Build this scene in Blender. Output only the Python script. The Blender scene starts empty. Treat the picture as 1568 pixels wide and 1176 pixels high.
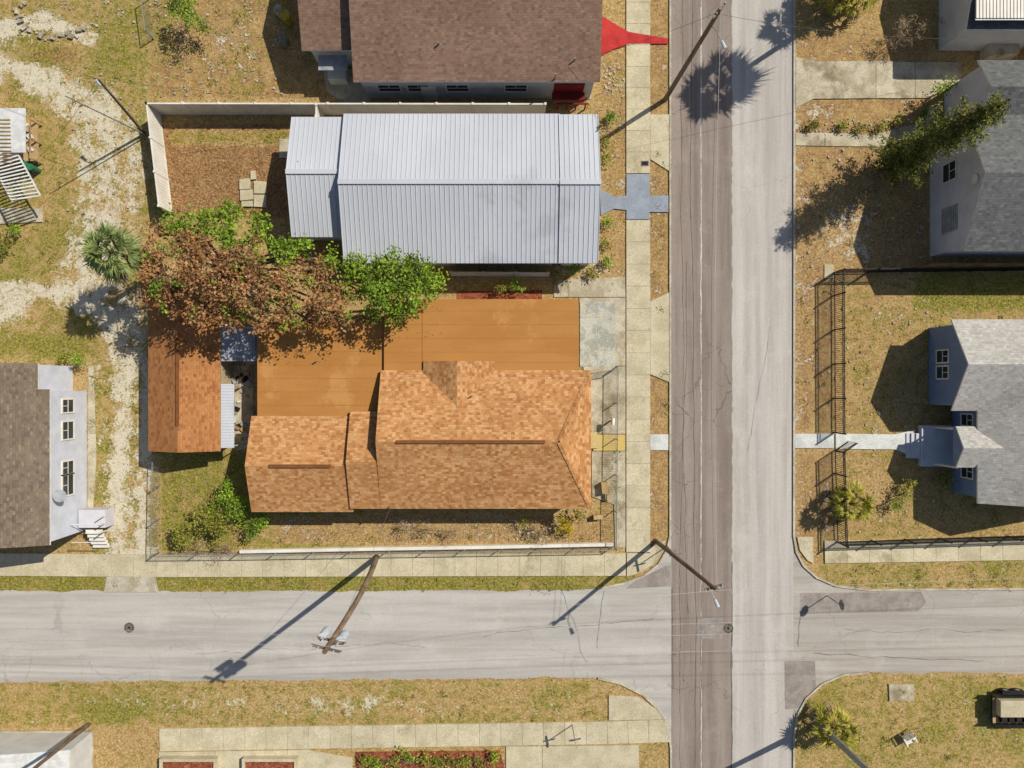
import bpy, bmesh, math, random
import numpy as np
from mathutils import Vector
random.seed(7); RNG=np.random.default_rng(7)
S=0.045; H=48.0
def G(u,v,z=0.0): return ((u-784)*S,(588-v)*S,z)          # survey plan -> metres at ground
def P(u,v,h=0.0):
    k=S*(1-h/H); return ((u-784)*k,(588-v)*k,h)           # roof-level survey mark -> metres
scene=bpy.context.scene
KA=0.74
def lin(c):
    c=c/255.0
    return c/12.92 if c<=0.04045 else ((c+0.055)/1.055)**2.4
def C(r,g,b,k=KA): return (lin(r)*k,lin(g)*k,lin(b)*k,1.0)

# ---------------------------------------------------------------- materials
class NT:
    def __init__(s,name,rough=0.85,spec=0.2,metal=0.0):
        s.m=bpy.data.materials.new(name); s.m.use_nodes=True
        s.t=s.m.node_tree; s.b=s.t.nodes['Principled BSDF']
        s.b.inputs['Roughness'].default_value=rough
        s.b.inputs['Specular IOR Level'].default_value=spec
        s.b.inputs['Metallic'].default_value=metal
        s.co=s.t.nodes.new('ShaderNodeTexCoord').outputs['Object']
    def n(s,t): return s.t.nodes.new(t)
    def put(s,sock,v):
        if isinstance(v,bpy.types.NodeSocket): s.t.links.new(v,sock)
        else: sock.default_value=v
    def math(s,op,a,b=0.0,clamp=False):
        n=s.n('ShaderNodeMath'); n.operation=op; n.use_clamp=clamp
        s.put(n.inputs[0],a); s.put(n.inputs[1],b); return n.outputs[0]
    def mix(s,f,a,b,mode='MIX'):
        n=s.n('ShaderNodeMix'); n.data_type='RGBA'; n.blend_type=mode
        s.put(n.inputs[0],f); s.put(n.inputs[6],a); s.put(n.inputs[7],b); return n.outputs[2]
    def map(s,scale,vec=None):
        n=s.n('ShaderNodeMapping'); s.put(n.inputs['Vector'],vec or s.co); n.inputs['Scale'].default_value=scale; return n.outputs[0]
    def noise(s,scale,detail=3,rough=0.6,vec=None,dist=0.0):
        n=s.n('ShaderNodeTexNoise'); s.put(n.inputs['Vector'],vec or s.co)
        n.inputs['Scale'].default_value=scale; n.inputs['Detail'].default_value=detail
        n.inputs['Roughness'].default_value=rough; n.inputs['Distortion'].default_value=dist
        return n.outputs[0]
    def ss(s,v,lo,hi,a=0.0,b=1.0):
        n=s.n('ShaderNodeMapRange'); n.interpolation_type='SMOOTHSTEP'
        s.put(n.inputs[0],v); n.inputs[1].default_value=lo; n.inputs[2].default_value=hi
        n.inputs[3].default_value=a; n.inputs[4].default_value=b; return n.outputs[0]
    def lum(s,col,val):   # multiply by scalar
        n=s.n('ShaderNodeVectorMath'); n.operation='SCALE'
        if isinstance(col,tuple): col=col[:3]
        s.put(n.inputs[0],col); s.put(n.inputs['Scale'],val); return n.outputs[0]
    def island(s): return s.n('ShaderNodeNewGeometry').outputs['Random Per Island']
    def out(s,col,bump=None,bs=0.3,bd=0.02):
        s.put(s.b.inputs['Base Color'],col)
        if bump is not None:
            n=s.n('ShaderNodeBump'); n.inputs['Strength'].default_value=bs; n.inputs['Distance'].default_value=bd
            s.put(n.inputs['Height'],bump); s.t.links.new(n.outputs[0],s.b.inputs['Normal'])
        return s.m

def basic(name,c1,c2=None,c3=None,scale=1.0,fine=0.12,rough=0.85,stretch=(1,1,1),isl=0.0,metal=0.0,bump=0.0,spec=0.2,lo3=.58,hi3=.68):
    t=NT(name,rough,spec,metal); v=t.map(stretch)
    c2=c2 or tuple(x*.8 for x in c1[:3])+(1,)
    col=t.mix(t.ss(t.noise(scale,4,.62,v),.36,.64),c1,c2)
    if c3: col=t.mix(t.ss(t.noise(scale*.43,5,.7,t.map((1.1,.9,1))),lo3,hi3),col,c3)
    f=t.noise(14,2,.7); col=t.lum(col,t.ss(f,.3,.7,1-fine,1+fine))
    if isl: col=t.lum(col,t.ss(t.island(),0,1,1-isl,1+isl))
    return t.out(col,f if bump else None,bump)

def road(name,c1,c2,cs,along,crack=.4):
    t=NT(name,.9,.15)
    st=(1,.05,1) if along=='y' else (.05,1,1)
    col=t.mix(t.ss(t.noise(1.4,4,.65,t.map(st)),.35,.68),c1,c2)
    col=t.mix(t.ss(t.noise(.35,6,.72),.5,.72,0,.55),col,cs)
    col=t.mix(t.ss(t.noise(1.3,4,.7),.56,.76,0,.45),col,c2)
    st2=(.9,.03,1) if along=='y' else (.03,.9,1)
    col=t.lum(col,t.ss(t.noise(.8,3,.5,t.map(st2)),.35,.65,.93,1.04))
    vo=t.n('ShaderNodeTexVoronoi'); vo.feature='DISTANCE_TO_EDGE'; vo.inputs['Scale'].default_value=.3
    dn=t.n('ShaderNodeTexNoise'); dn.inputs['Scale'].default_value=1.1; dn.inputs['Detail'].default_value=4; t.put(dn.inputs['Vector'],t.co)
    vm=t.n('ShaderNodeVectorMath'); vm.operation='MULTIPLY_ADD'; t.put(vm.inputs[0],dn.outputs[1]); vm.inputs[1].default_value=(1.6,1.6,0); t.put(vm.inputs[2],t.co)
    t.put(vo.inputs['Vector'],vm.outputs[0])
    cr=t.math('MULTIPLY',t.ss(vo.outputs['Distance'],.003,.009,1,0),t.ss(t.noise(.12,2),.5,.62,0,crack))
    col=t.mix(cr,col,tuple(x*.4 for x in c2[:3])+(1,))
    f2=t.noise(22,3,.85); col=t.lum(col,t.ss(f2,.3,.7,.80,1.17))
    return t.out(col)

def shingle(name,cols,orient,sx=.24,sy=.15,stain=None,linedark=.84,bright=1.0):
    t=NT(name,.92,.1)
    sp=t.n('ShaderNodeSeparateXYZ'); t.put(sp.inputs[0],t.co)
    a,b=(sp.outputs[0],sp.outputs[1]) if orient=='x' else (sp.outputs[1],sp.outputs[0])
    row=t.math('FLOOR',t.math('DIVIDE',b,sy))
    w1=t.n('ShaderNodeTexWhiteNoise'); w1.noise_dimensions='1D'; t.put(w1.inputs['W'],row)
    tab=t.math('FLOOR',t.math('ADD',t.math('DIVIDE',a,sx),t.math('MULTIPLY',w1.outputs[0],7.3)))
    cb=t.n('ShaderNodeCombineXYZ'); t.put(cb.inputs[0],tab); t.put(cb.inputs[1],row)
    w2=t.n('ShaderNodeTexWhiteNoise'); w2.noise_dimensions='2D'; t.put(w2.inputs['Vector'],cb.outputs[0])
    r=t.n('ShaderNodeValToRGB'); t.put(r.inputs[0],w2.outputs[0]); e=r.color_ramp.elements
    e[0].color=cols[0]; e[1].color=cols[-1]
    for i,c in enumerate(cols[1:-1]): x=e.new((i+1)/(len(cols)-1)); x.color=c
    col=r.outputs[0]
    fr=t.math('FRACT',t.math('DIVIDE',b,sy))
    col=t.lum(col,t.ss(fr,.0,.3,linedark*bright,1.03*bright))
    if stain: col=t.mix(t.ss(t.noise(.5,5,.7),.45,.7,0,.5),col,stain)
    col=t.lum(col,t.ss(t.noise(.3,3,.6),.3,.7,.92,1.07))
    f=t.noise(12,3,.85); col=t.lum(col,t.ss(f,.3,.7,.82,1.18))
    return t.out(col,f,.35,.02)

def leafmat(name,cols,tr=.25):
    t=NT(name,.6,.2)
    r=t.n('ShaderNodeValToRGB'); t.put(r.inputs[0],t.island()); e=r.color_ramp.elements
    e[0].color=cols[0]; e[1].color=cols[-1]
    for i,c in enumerate(cols[1:-1]): x=e.new((i+1)/(len(cols)-1)); x.color=c
    col=t.lum(r.outputs[0],t.ss(t.noise(.9,2,.6),.3,.7,.7,1.3))
    t.put(t.b.inputs['Base Color'],col)
    tl=t.n('ShaderNodeBsdfTranslucent'); t.put(tl.inputs[0],col)
    mx=t.n('ShaderNodeMixShader'); mx.inputs[0].default_value=tr
    t.t.links.new(t.b.outputs[0],mx.inputs[1]); t.t.links.new(tl.outputs[0],mx.inputs[2])
    o=[n for n in t.t.nodes if n.type=='OUTPUT_MATERIAL'][0]; t.t.links.new(mx.outputs[0],o.inputs[0])
    return t.m

M={}
M['roadlight']=road('light_asphalt',C(208,200,190),C(188,180,169),C(217,210,200),'y',.3)
M['roadh']=road('light_asphalt_cross',C(204,197,187),C(184,177,166),C(215,209,199),'x')
M['roadh2']=road('light_asphalt_east',C(196,187,175),C(176,167,155),C(208,200,188),'x')
M['roaddark']=road('brown_asphalt',C(166,151,139),C(144,129,118),C(180,166,153),'y',.5)
M['patch']=basic('asphalt_patch',C(168,158,148),C(148,138,128),C(182,172,160),scale=1.5)
M['tar']=basic('crack_tar',C(124,113,104),C(100,91,84),scale=3)
M['conc']=basic('sidewalk_concrete',C(218,205,172),C(200,187,153),C(180,166,132),scale=.8,isl=.05,fine=.18)
M['joint']=basic('joint_concrete',C(168,152,116),C(146,130,96),scale=2)
M['conc2']=basic('old_concrete',C(212,200,172),C(182,169,140),C(150,135,106),scale=.9,isl=.04,fine=.22,lo3=.5,hi3=.66)
M['kerb']=basic('kerb_concrete',C(210,200,178),C(182,170,146),scale=1.2,isl=.06,fine=.2)
M['bluepaint']=basic('worn_blue_painted_concrete',C(192,196,190),C(208,198,172),C(172,172,156),scale=2.2,isl=.04,fine=.22,lo3=.45,hi3=.56)
M['greypaint']=basic('grey_painted_concrete',C(160,168,178),C(148,155,164),scale=1,isl=.03)
M['whitepaint_path']=basic('white_path',C(230,230,222),C(208,208,200),scale=1,isl=.04,fine=.16)
M['redpaint']=basic('red_painted_concrete',C(205,62,58),C(180,50,48),scale=1)
M['yellow']=basic('yellow_step_paint',C(222,190,104),C(208,186,130),scale=1)
M['white']=basic('white_vinyl',C(240,234,220,.8),C(226,218,202,.8),scale=.8,fine=.04,rough=.5)
M['line']=basic('road_line_paint',C(225,220,212),C(196,188,178),C(172,158,146),scale=2,fine=.2,lo3=.5,hi3=.6)
oc=[C(188,130,80),C(206,150,96),C(222,172,120),C(198,142,90),C(174,116,68),C(212,162,108)]
M['shx']=shingle('orange_shingles',oc,'x',stain=C(194,140,88))
M['shy']=shingle('orange_shingles_turned',oc,'y',stain=C(190,136,84),bright=.93)
M['shedroof']=shingle('shed_shingles',[C(180,120,72),C(200,140,88),C(190,130,80),C(160,104,62)],'y',stain=C(172,114,68),bright=.93)
M['flat']=basic('orange_roll_roofing',C(196,138,74),C(186,128,64),C(204,148,84),scale=.5,fine=.06,stretch=(.3,1,1))
M['seam']=basic('roof_seam',C(180,124,64),C(172,116,58),scale=2)
bc=[C(140,112,94),C(150,122,102),C(130,102,84),C(158,130,110),C(122,96,80)]
M['brx']=shingle('brown_shingles',bc,'x',stain=C(136,108,90)); M['bry']=shingle('brown_shingles_turned',bc,'y')
gc=[C(122,106,90),C(136,120,102),C(110,96,82),C(150,134,114)]
M['gry']=shingle('weathered_shingles',gc,'y',stain=C(148,130,106)); M['grx']=shingle('weathered_shingles_turned',gc,'x')
dc=[C(108,108,106),C(118,118,116),C(98,98,96),C(128,128,126)]
M['dkx']=shingle('dark_grey_shingles',dc,'x'); M['dky']=shingle('dark_grey_shingles_turned',dc,'y')
lc=[C(190,184,174),C(200,194,184),C(178,172,162),C(210,204,196)]
M['lgx']=shingle('light_grey_shingles',lc,'x'); M['lgy']=shingle('light_grey_shingles_turned',lc,'y')
M['vent']=basic('ridge_vent',C(140,90,52),C(124,80,46),scale=2)
M['fascia']=basic('tan_fascia',C(190,150,104),C(170,130,90),scale=2)
M['wfascia']=basic('white_fascia',C(228,226,220,.8),C(205,204,198,.8),scale=2,fine=.05)
M['metal']=basic('painted_metal_roof',C(210,212,216),C(202,204,209),C(192,193,196),scale=.3,fine=.04,rough=.5,spec=.3,stretch=(1,.3,1))
M['metaldull']=basic('galvanised_metal',C(190,192,194),C(160,164,168),C(130,128,122),scale=1.5,fine=.1,rough=.5,metal=.1)
def siding(name,c):
    t=NT(name,.7,.2); sp=t.n('ShaderNodeSeparateXYZ'); t.put(sp.inputs[0],t.co)
    fr=t.math('FRACT',t.math('DIVIDE',sp.outputs[2],.2))
    col=t.lum(c,t.ss(fr,0,.15,.7,1)); col=t.lum(col,t.ss(t.noise(1.2,4),.3,.7,.9,1.06)); return t.out(col,fr,.3,.02)
M['wallwhite']=siding('white_siding',C(222,220,214)); M['walltan']=siding('tan_stucco',C(206,186,150))
M['wallblue']=siding('blue_siding',C(132,150,180)); M['walllav']=siding('pale_blue_siding',C(212,214,222,.8)); M['wallgrey']=siding('grey_siding',C(206,204,208,.85))
M['glass']=basic('window_glass',C(50,62,74),C(36,44,54),scale=1,rough=.12,spec=.6,fine=0)
M['dark']=basic('dark_recess',C(50,44,40),C(36,32,30),scale=2)
M['black']=basic('black_iron',C(48,45,44),C(34,32,32),scale=3,rough=.5)
M['steel']=basic('galvanised_steel',C(165,165,160),C(145,145,142),scale=3,rough=.45,metal=.3)
M['wood']=basic('pole_wood',C(150,126,102),C(108,88,70),scale=3,stretch=(1,1,.15),fine=.25)
M['bark']=basic('bark',C(140,124,104),C(100,84,68),scale=4,fine=.25)
M['transf']=basic('transformer_grey',C(214,222,228),C(190,200,208),scale=2,rough=.4)
M['wire']=basic('cable',C(110,104,96),C(90,84,78),scale=1)
M['wirel']=basic('aluminium_cable',C(200,198,194),C(180,178,174),scale=1,rough=.5)
M['lumber']=basic('lumber',C(200,170,120),C(174,142,98),scale=2,stretch=(1,.2,1),isl=.12)
M['brick']=basic('red_brick',C(150,66,50),C(120,50,40),scale=4,isl=.1)
M['mulch']=basic('red_mulch',C(168,96,64),C(120,62,44),C(190,140,100),scale=5,fine=.3)
M['iron']=basic('cast_iron',C(150,142,130),C(120,112,102),scale=6)
M['rock']=basic('pale_rock',C(204,192,166),C(164,150,124),scale=3,isl=.2)
M['plastic_green']=basic('green_plastic',C(60,130,94),C(50,110,80),scale=2,rough=.4)
M['plastic_yellow']=basic('yellow_plastic',C(210,176,60),C(180,150,50),scale=2,rough=.5)
M['tyre']=basic('tyre_rubber',C(40,40,40),C(30,30,30),scale=3)
M['signred']=basic('sign_red',C(150,40,38),C(130,34,32),scale=1,fine=.02)
M['lf_green']=leafmat('bright_green_leaves',[C(86,112,28),C(132,160,44),C(172,196,66),C(104,138,36)])
M['lf_olive']=leafmat('olive_leaves',[C(104,106,36),C(154,154,58),C(190,182,84),C(124,124,46)])
M['lf_brown']=leafmat('russet_leaves',[C(136,84,52),C(184,126,80),C(216,164,114),C(156,104,64),C(150,130,76),C(196,146,98)],.2)
M['lf_dark']=leafmat('dark_needles',[C(66,80,34),C(112,120,44),C(166,160,66),C(84,98,40)],.15)
M['lf_palm']=leafmat('palm_fronds',[C(96,112,52),C(140,156,84),C(178,188,124),C(118,136,68)],.2)
M['lf_palmy']=leafmat('yellow_palm_fronds',[C(116,116,40),C(174,168,62),C(216,198,90),C(136,138,50)],.2)
M['lf_yellow']=leafmat('yellow_leaves',[C(190,160,30),C(220,190,50),C(150,150,40)],.2)
M['lf_dry']=leafmat('dry_twigs',[C(150,124,90),C(186,162,124),C(128,104,78)],.1)
M['tuftdry']=leafmat('dry_grass_blades',[C(190,160,106),C(212,186,134),C(160,130,80),C(226,208,162)],.1)
M['tuftgreen']=leafmat('green_grass_blades',[C(118,120,48),C(156,152,70),C(186,172,92),C(104,106,42)],.1)

# ---------------------------------------------------------------- mesh builder
class MB:
    def __init__(s): s.v=[]; s.f=[]; s.m=[]
    def face(s,pts,m=0):
        i=len(s.v); s.v+= [tuple(p) for p in pts]; s.f.append(tuple(range(i,i+len(pts)))); s.m.append(m)
    def raw(s,vs,fs,m=0):
        i=len(s.v); s.v+=[tuple(p) for p in vs]
        for f in fs: s.f.append(tuple(i+k for k in f)); s.m.append(m)
    def prism(s,pts,z0,z1,m=0,ms=None):
        n=len(pts); vs=[(p[0],p[1],z0) for p in pts]+[(p[0],p[1],z1) for p in pts]
        s.raw(vs,[tuple(range(n,2*n))],m); i=len(s.v)-2*n
        for k in range(n):
            j=(k+1)%n; s.f.append((i+k,i+j,i+n+j,i+n+k)); s.m.append(m if ms is None else ms)
        s.f.append(tuple(i+k for k in reversed(range(n)))); s.m.append(m)
    def slab(s,pts,t,m=0,ms=None):   # 3D polygon thickened downwards
        n=len(pts); i=len(s.v); s.v+=[tuple(p) for p in pts]+[(p[0],p[1],p[2]-t) for p in pts]
        s.f.append(tuple(range(i,i+n))); s.m.append(m)
        s.f.append(tuple(i+n+k for k in reversed(range(n)))); s.m.append(m if ms is None else ms)
        for k in range(n):
            j=(k+1)%n; s.f.append((i+k,i+n+k,i+n+j,i+j)); s.m.append(m if ms is None else ms)
    def box(s,c,d,m=0,rz=0.0):
        ca,sa=math.cos(rz),math.sin(rz); vs=[]
        for z in (-.5,.5):
            for x,y in ((-.5,-.5),(.5,-.5),(.5,.5),(-.5,.5)):
                X=x*d[0]; Y=y*d[1]; vs.append((c[0]+X*ca-Y*sa,c[1]+X*sa+Y*ca,c[2]+z*d[2]))
        s.raw(vs,[(3,2,1,0),(4,5,6,7),(0,1,5,4),(1,2,6,5),(2,3,7,6),(3,0,4,7)],m)
    def tube(s,a,b,r0,r1=None,n=8,m=0):
        r1=r0 if r1 is None else r1; a=Vector(a); b=Vector(b); d=(b-a)
        if d.length<1e-5: return
        d.normalize(); x=d.orthogonal().normalized(); y=d.cross(x); vs=[]
        for c,r in ((a,r0),(b,r1)):
            for k in range(n):
                t=2*math.pi*k/n; vs.append(tuple(c+x*(r*math.cos(t))+y*(r*math.sin(t))))
        fs=[(k,(k+1)%n,n+(k+1)%n,n+k) for k in range(n)]+[tuple(reversed(range(n))),tuple(range(n,2*n))]
        s.raw(vs,fs,m)
    def path(s,pts,r0,r1=None,n=6,m=0):
        r1=r0 if r1 is None else r1; k=len(pts)-1
        for i in range(k): s.tube(pts[i],pts[i+1],r0+(r1-r0)*i/k,r0+(r1-r0)*(i+1)/k,n,m)
    def ribbon(s,pts,w,z0,z1,m=0,jit=0):
        L=[];R=[]
        for i,p in enumerate(pts):
            a=Vector(pts[max(0,i-1)][:2]); b=Vector(pts[min(len(pts)-1,i+1)][:2]); d=(b-a).normalized()
            ww=w*(1+random.uniform(-jit,jit))
            L.append((p[0]-d.y*ww/2,p[1]+d.x*ww/2)); R.append((p[0]+d.y*ww/2,p[1]-d.x*ww/2))
        for i in range(len(pts)-1):
            q=[L[i],R[i],R[i+1],L[i+1]]
            if z0 is None: s.face([(x,y,z1) for x,y in q],m)
            else: s.prism(q,z0,z1,m)
    def build(s,name,mats,parent=None,smooth=False):
        me=bpy.data.meshes.new(name); me.from_pydata(s.v,[],s.f)
        for m in mats: me.materials.append(m)
        me.polygons.foreach_set('material_index',s.m)
        bm=bmesh.new(); bm.from_mesh(me)
        big=[f for f in bm.faces if len(f.verts)>4]
        if big: bmesh.ops.triangulate(bm,faces=big)
        bm.to_mesh(me); bm.free()
        if smooth: me.polygons.foreach_set('use_smooth',[True]*len(me.polygons))
        me.update(); ob=bpy.data.objects.new(name,me); scene.collection.objects.link(ob)
        if parent: ob.parent=parent
        return ob
def empty(name):
    e=bpy.data.objects.new(name,None); scene.collection.objects.link(e); return e
EXC=[]   # paved polygons in plan units (no grass grows there)
def sheet(name,polys,z,mat,parent=None,exc=True,raised=False):
    mb=MB()
    for p in polys:
        if exc: EXC.append(p)
        w=[G(u,v)[:2] for u,v in p]
        a=sum(w[i][0]*w[(i+1)%len(w)][1]-w[(i+1)%len(w)][0]*w[i][1] for i in range(len(w)))
        if a<0: w=w[::-1]
        if raised: mb.prism(w,0.002,z)
        else: mb.face([(x,y,z) for x,y in w])
    return mb.build(name,[mat],parent)

# ---------------------------------------------------------------- ground zones
def sst(x,a,b):
    t=np.clip((x-a)/(b-a),0,1); return t*t*(3-2*t)
def rect(u,v,a,b,c,d,s=12):
    return sst(u,a-s,a+s)*(1-sst(u,c-s,c+s))*sst(v,b-s,b+s)*(1-sst(v,d-s,d+s))
def blob(u,v,cu,cv,ru,rv): return np.exp(-((((u-cu)/ru)**2+((v-cv)/rv)**2)**1.4))
def stroke(u,v,pts,w,s=.8):
    d=np.full(u.shape,1e9)
    for (a,b),(c,e) in zip(pts[:-1],pts[1:]):
        L=(c-a)**2+(e-b)**2; t=np.clip(((u-a)*(c-a)+(v-b)*(e-b))/L,0,1)
        d=np.minimum(d,np.hypot(u-a-t*(c-a),v-b-t*(e-b)))
    return 1-sst(d,w*(1-s),w*(1+s))
def zones(u,v):
    R=np.full(u.shape,.22); Gg=np.full(u.shape,.40); B=np.full(u.shape,.3)
    def put(A,m,val): A[:]=A*(1-m)+val*m
    m=rect(u,v,-900,-900,226,560,14); put(Gg,m,.6); put(R,m,.24); put(B,m,.25)
    m=rect(u,v,228,-60,545,152,8); put(Gg,m,.46); put(B,m,.62); put(R,m,.31)
    m=blob(u,v,330,60,80,45); put(R,m,.45)
    m=rect(u,v,250,190,445,335,8); put(Gg,m,.15); put(B,m,.85); put(R,m,.12)
    m=rect(u,v,262,200,440,222,8); put(Gg,m,.7); put(B,m,.3)
    m=rect(u,v,1216,50,1425,660,6); put(Gg,m,.2); put(R,m,.36); put(B,m,.62)
    m=blob(u,v,1285,360,50,50); put(R,m,.54)
    m=rect(u,v,1283,425,1600,822,6); put(Gg,m,.46); put(R,m,.29); put(B,m,.5)
    m=rect(u,v,1400,415,1600,475,10); put(Gg,m,.85)
    m=rect(u,v,1216,690,1280,830,6); put(R,m,.36); put(B,m,.6); put(Gg,m,.2)
    m=rect(u,v,-900,1044,935,1112,5); put(Gg,m,.56); put(R,m,.3); put(B,m,.3)
    m=blob(u,v,500,1078,330,16); put(R,m,.5)
    m=blob(u,v,180,1085,70,20); put(Gg,m,.85)
    m=rect(u,v,-900,880,980,906,4); put(Gg,m,.8); put(R,m,.26); put(B,m,.3)
    m=rect(u,v,1220,1035,2400,1500,8); put(Gg,m,.58); put(R,m,.26); put(B,m,.4)
    m=rect(u,v,1255,855,2400,903,6); put(Gg,m,.58); put(R,m,.28); put(B,m,.4)
    m=rect(u,v,992,-900,1024,850,3); put(Gg,m,.35); put(R,m,.32); put(B,m,.6)
    m=rect(u,v,245,690,560,842,6); put(Gg,m,.72); put(R,m,.24); put(B,m,.35)
    m=rect(u,v,420,790,940,832,6); put(Gg,m,.3); put(R,m,.42); put(B,m,.6)
    m=rect(u,v,918,80,960,445,6); put(Gg,m,.42); put(R,m,.4); put(B,m,.6)
    m=rect(u,v,350,500,395,690,8); put(R,m,.5); put(B,m,.4)
    m=rect(u,v,845,400,940,450,6); put(R,m,.5)
    m=rect(u,v,135,545,245,850,8); put(Gg,m,.62); put(R,m,.42)
    for pts,w in (([(-300,90),(20,98),(95,135),(150,178)],24),([(60,120),(110,150)],26),([(150,178),(165,250),(165,330),(150,400),(120,440)],42),
                  ([(150,440),(170,500),(190,560),(188,640),(182,720),(180,850)],14),([(190,480),(225,560),(222,640),(222,720),(214,850)],11),
                  ([(-200,448),(40,445),(110,452),(160,480),(185,540)],16),([(-100,480),(30,470)],20),([(0,45),(60,30),(140,60)],14)):
        put(R,stroke(u,v,pts,w),.74)
    put(R,blob(u,v,170,255,60,80),.66); put(R,blob(u,v,20,470,30,34),.72); put(R,blob(u,v,200,480,34,36),.78)
    put(R,rect(u,v,162,838,240,860,4),.8)
    put(R,rect(u,v,1217,20,1228,820,3),.46)
    m=blob(u,v,80,85,50,16); put(B,m,.9); put(R,m,.1)
    m=blob(u,v,80,495,50,16); put(B,m,.6); put(R,m,.1)
    put(Gg,blob(u,v,60,530,70,18),.9); put(Gg,blob(u,v,30,400,60,50),.7)
    put(Gg,stroke(u,v,[(175,80),(215,40)],40),.72)
    return R,Gg,B
def axis(a,b,st,far):
    mid=np.arange(a,b+st*.5,st); o=[]; d=st; x=b
    while x<far: d*=1.35; x+=d; o.append(x)
    return np.concatenate([-np.array(o[::-1])+(a+b),mid,np.array(o)])
xs=axis(-37,37,.16,900); ys=axis(-28,28,.16,900)
X,Y=np.meshgrid(xs,ys); nx,ny=len(xs),len(ys)
U=X/S+784; V=588-Y/S
R_,G_,B_=zones(U,V)
me=bpy.data.meshes.new('ground')
co=np.stack([X,Y,np.zeros_like(X)],-1).reshape(-1,3)
idx=np.arange(nx*ny).reshape(ny,nx)
q=np.stack([idx[:-1,:-1],idx[:-1,1:],idx[1:,1:],idx[1:,:-1]],-1).reshape(-1,4)
def npmesh(me,co,faces):
    k=faces.shape[1]; n=len(faces)
    me.vertices.add(len(co)); me.vertices.foreach_set('co',np.ascontiguousarray(co,dtype=np.float32).ravel())
    me.loops.add(n*k); me.loops.foreach_set('vertex_index',faces.astype(np.int32).ravel())
    me.polygons.add(n); me.polygons.foreach_set('loop_start',np.arange(0,n*k,k,dtype=np.int32))
    me.update(calc_edges=True)
npmesh(me,co,q)
at=me.attributes.new('zone','FLOAT_COLOR','POINT')
at.data.foreach_set('color',np.stack([R_,G_,B_,np.ones_like(R_)],-1).astype(np.float32).ravel())
t=NT('ground_soil_and_grass',.95,.1)
a=t.n('ShaderNodeAttribute'); a.attribute_name='zone'; sp=t.n('ShaderNodeSeparateColor'); t.put(sp.inputs[0],a.outputs['Color'])
n1=t.noise(.35,5,.65); n2=t.noise(1.7,5,.72); n3=t.noise(6,4,.8); n4=t.noise(18,2,.85); n5=t.noise(.9,4,.75,t.map((1.3,1.1,1)))
def thr(z,wa,wb,lo,hi,nn=None):
    nn=nn or n2
    x=t.math('ADD',z,t.math('MULTIPLY',t.math('SUBTRACT',n1,.5),wa)); x=t.math('ADD',x,t.math('MULTIPLY',t.math('SUBTRACT',nn,.5),wb))
    x=t.math('ADD',x,t.math('MULTIPLY',t.math('SUBTRACT',n3,.5),.9)); return t.ss(x,lo,hi)
col=t.mix(t.ss(n2,.35,.65),C(202,170,114),C(170,136,84))
col=t.mix(t.ss(n3,.5,.7,0,.7),col,C(222,200,156))
col=t.mix(thr(sp.outputs[2],.6,1.3,.48,.8,n5),col,t.mix(t.ss(n3,.38,.62),C(134,100,64),C(178,138,94)))
col=t.mix(thr(sp.outputs[1],1.1,1.4,.42,.8),col,t.mix(t.ss(n3,.35,.65),C(116,112,44),C(166,154,76)))
col=t.mix(thr(sp.outputs[0],.8,1.5,.46,.76,n5),col,t.mix(t.ss(n3,.35,.65),C(234,224,200),C(210,196,164)))
col=t.lum(col,t.ss(n2,.34,.5,.80,1.04)); col=t.lum(col,t.ss(n3,.3,.7,.70,1.24)); col=t.lum(col,t.ss(n4,.32,.68,.60,1.38))
me.materials.append(t.out(col,n4,.6,.04))
ground=bpy.data.objects.new('ground',me); scene.collection.objects.link(ground)

# ---------------------------------------------------------------- roads
FAR=3200
NWk=[(1026,820),(1021,842),(1008,864),(985,882),(955,893),(915,901),(860,905)]
SWk=[(860,1038),(915,1038),(950,1046),(985,1064),(1008,1086),(1022,1112),(1027,1145)]
NEk=[(1215,820),(1219,845),(1230,866),(1250,884),(1280,897),(1330,903)]
SEk=[(1330,1029),(1290,1033),(1258,1047),(1234,1069),(1220,1095),(1215,1130)]
def ragged(a,b,v0,v1,st=5,am=1.6):
    o=[];w=0;n=int(abs(b-a)/st)
    for i in range(n+1):
        w=w*.8+random.uniform(-am,am)*.6; f=i/n; o.append((a+(b-a)*f,v0+(v1-v0)*f+w+random.uniform(-.4,.4)))
    return o
up=ragged(-200,856,906,905)
lo_=ragged(856,-200,1038,1046)
sheet('cross_street',[[(-FAR,906)]+up+NWk[::-1]+[(1029,820),(1029,1145)]+SWk[::-1]+lo_+[(-FAR,1047)]],.008,M['roadh'])
sheet('cross_street',[[(1213,820)]+NEk+[(FAR,899),(FAR,1030)]+ragged(1800,1334,1030,1030)+SEk+[(1213,1130)]],.008,M['roadh2'])
def wav(u,v0,v1,st=8,a=1.2): return [(u+random.uniform(-a,a),v) for v in np.arange(v0,v1+st,st)]
wl=[(1121,-FAR)]+wav(1121,-300,1400)+[(1122,FAR)]
sheet('main_street',[[(1028,-FAR)]+[(1028,FAR)]+wl[::-1]],.012,M['roaddark'])
sheet('main_street_lane',[wl+[(1214.5,FAR),(1214.5,-FAR)]],.012,M['roadlight'],exc=True)
mb=MB()
mb.ribbon([G(1073.5+random.uniform(-.5,.5),v) for v in np.arange(-2000,2300,12)],.07,None,.017,jit=.3)
mb.build('road_centre_line',[M['line']])
pm=[[(1226,908),(1410,906),(1418,922),(1405,936),(1226,940)],[(1201,1012),(1248,1012),(1249,1056),(1236,1066),(1222,1084),(1202,1086)],[(1068,946),(1106,946),(1106,978),(1068,978)],
    [(975,888),(1020,866),(1027,866),(1027,898),(958,901)]]
sheet('asphalt_patches',pm,.018,M['patch'],exc=False)
mb=MB()
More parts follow.
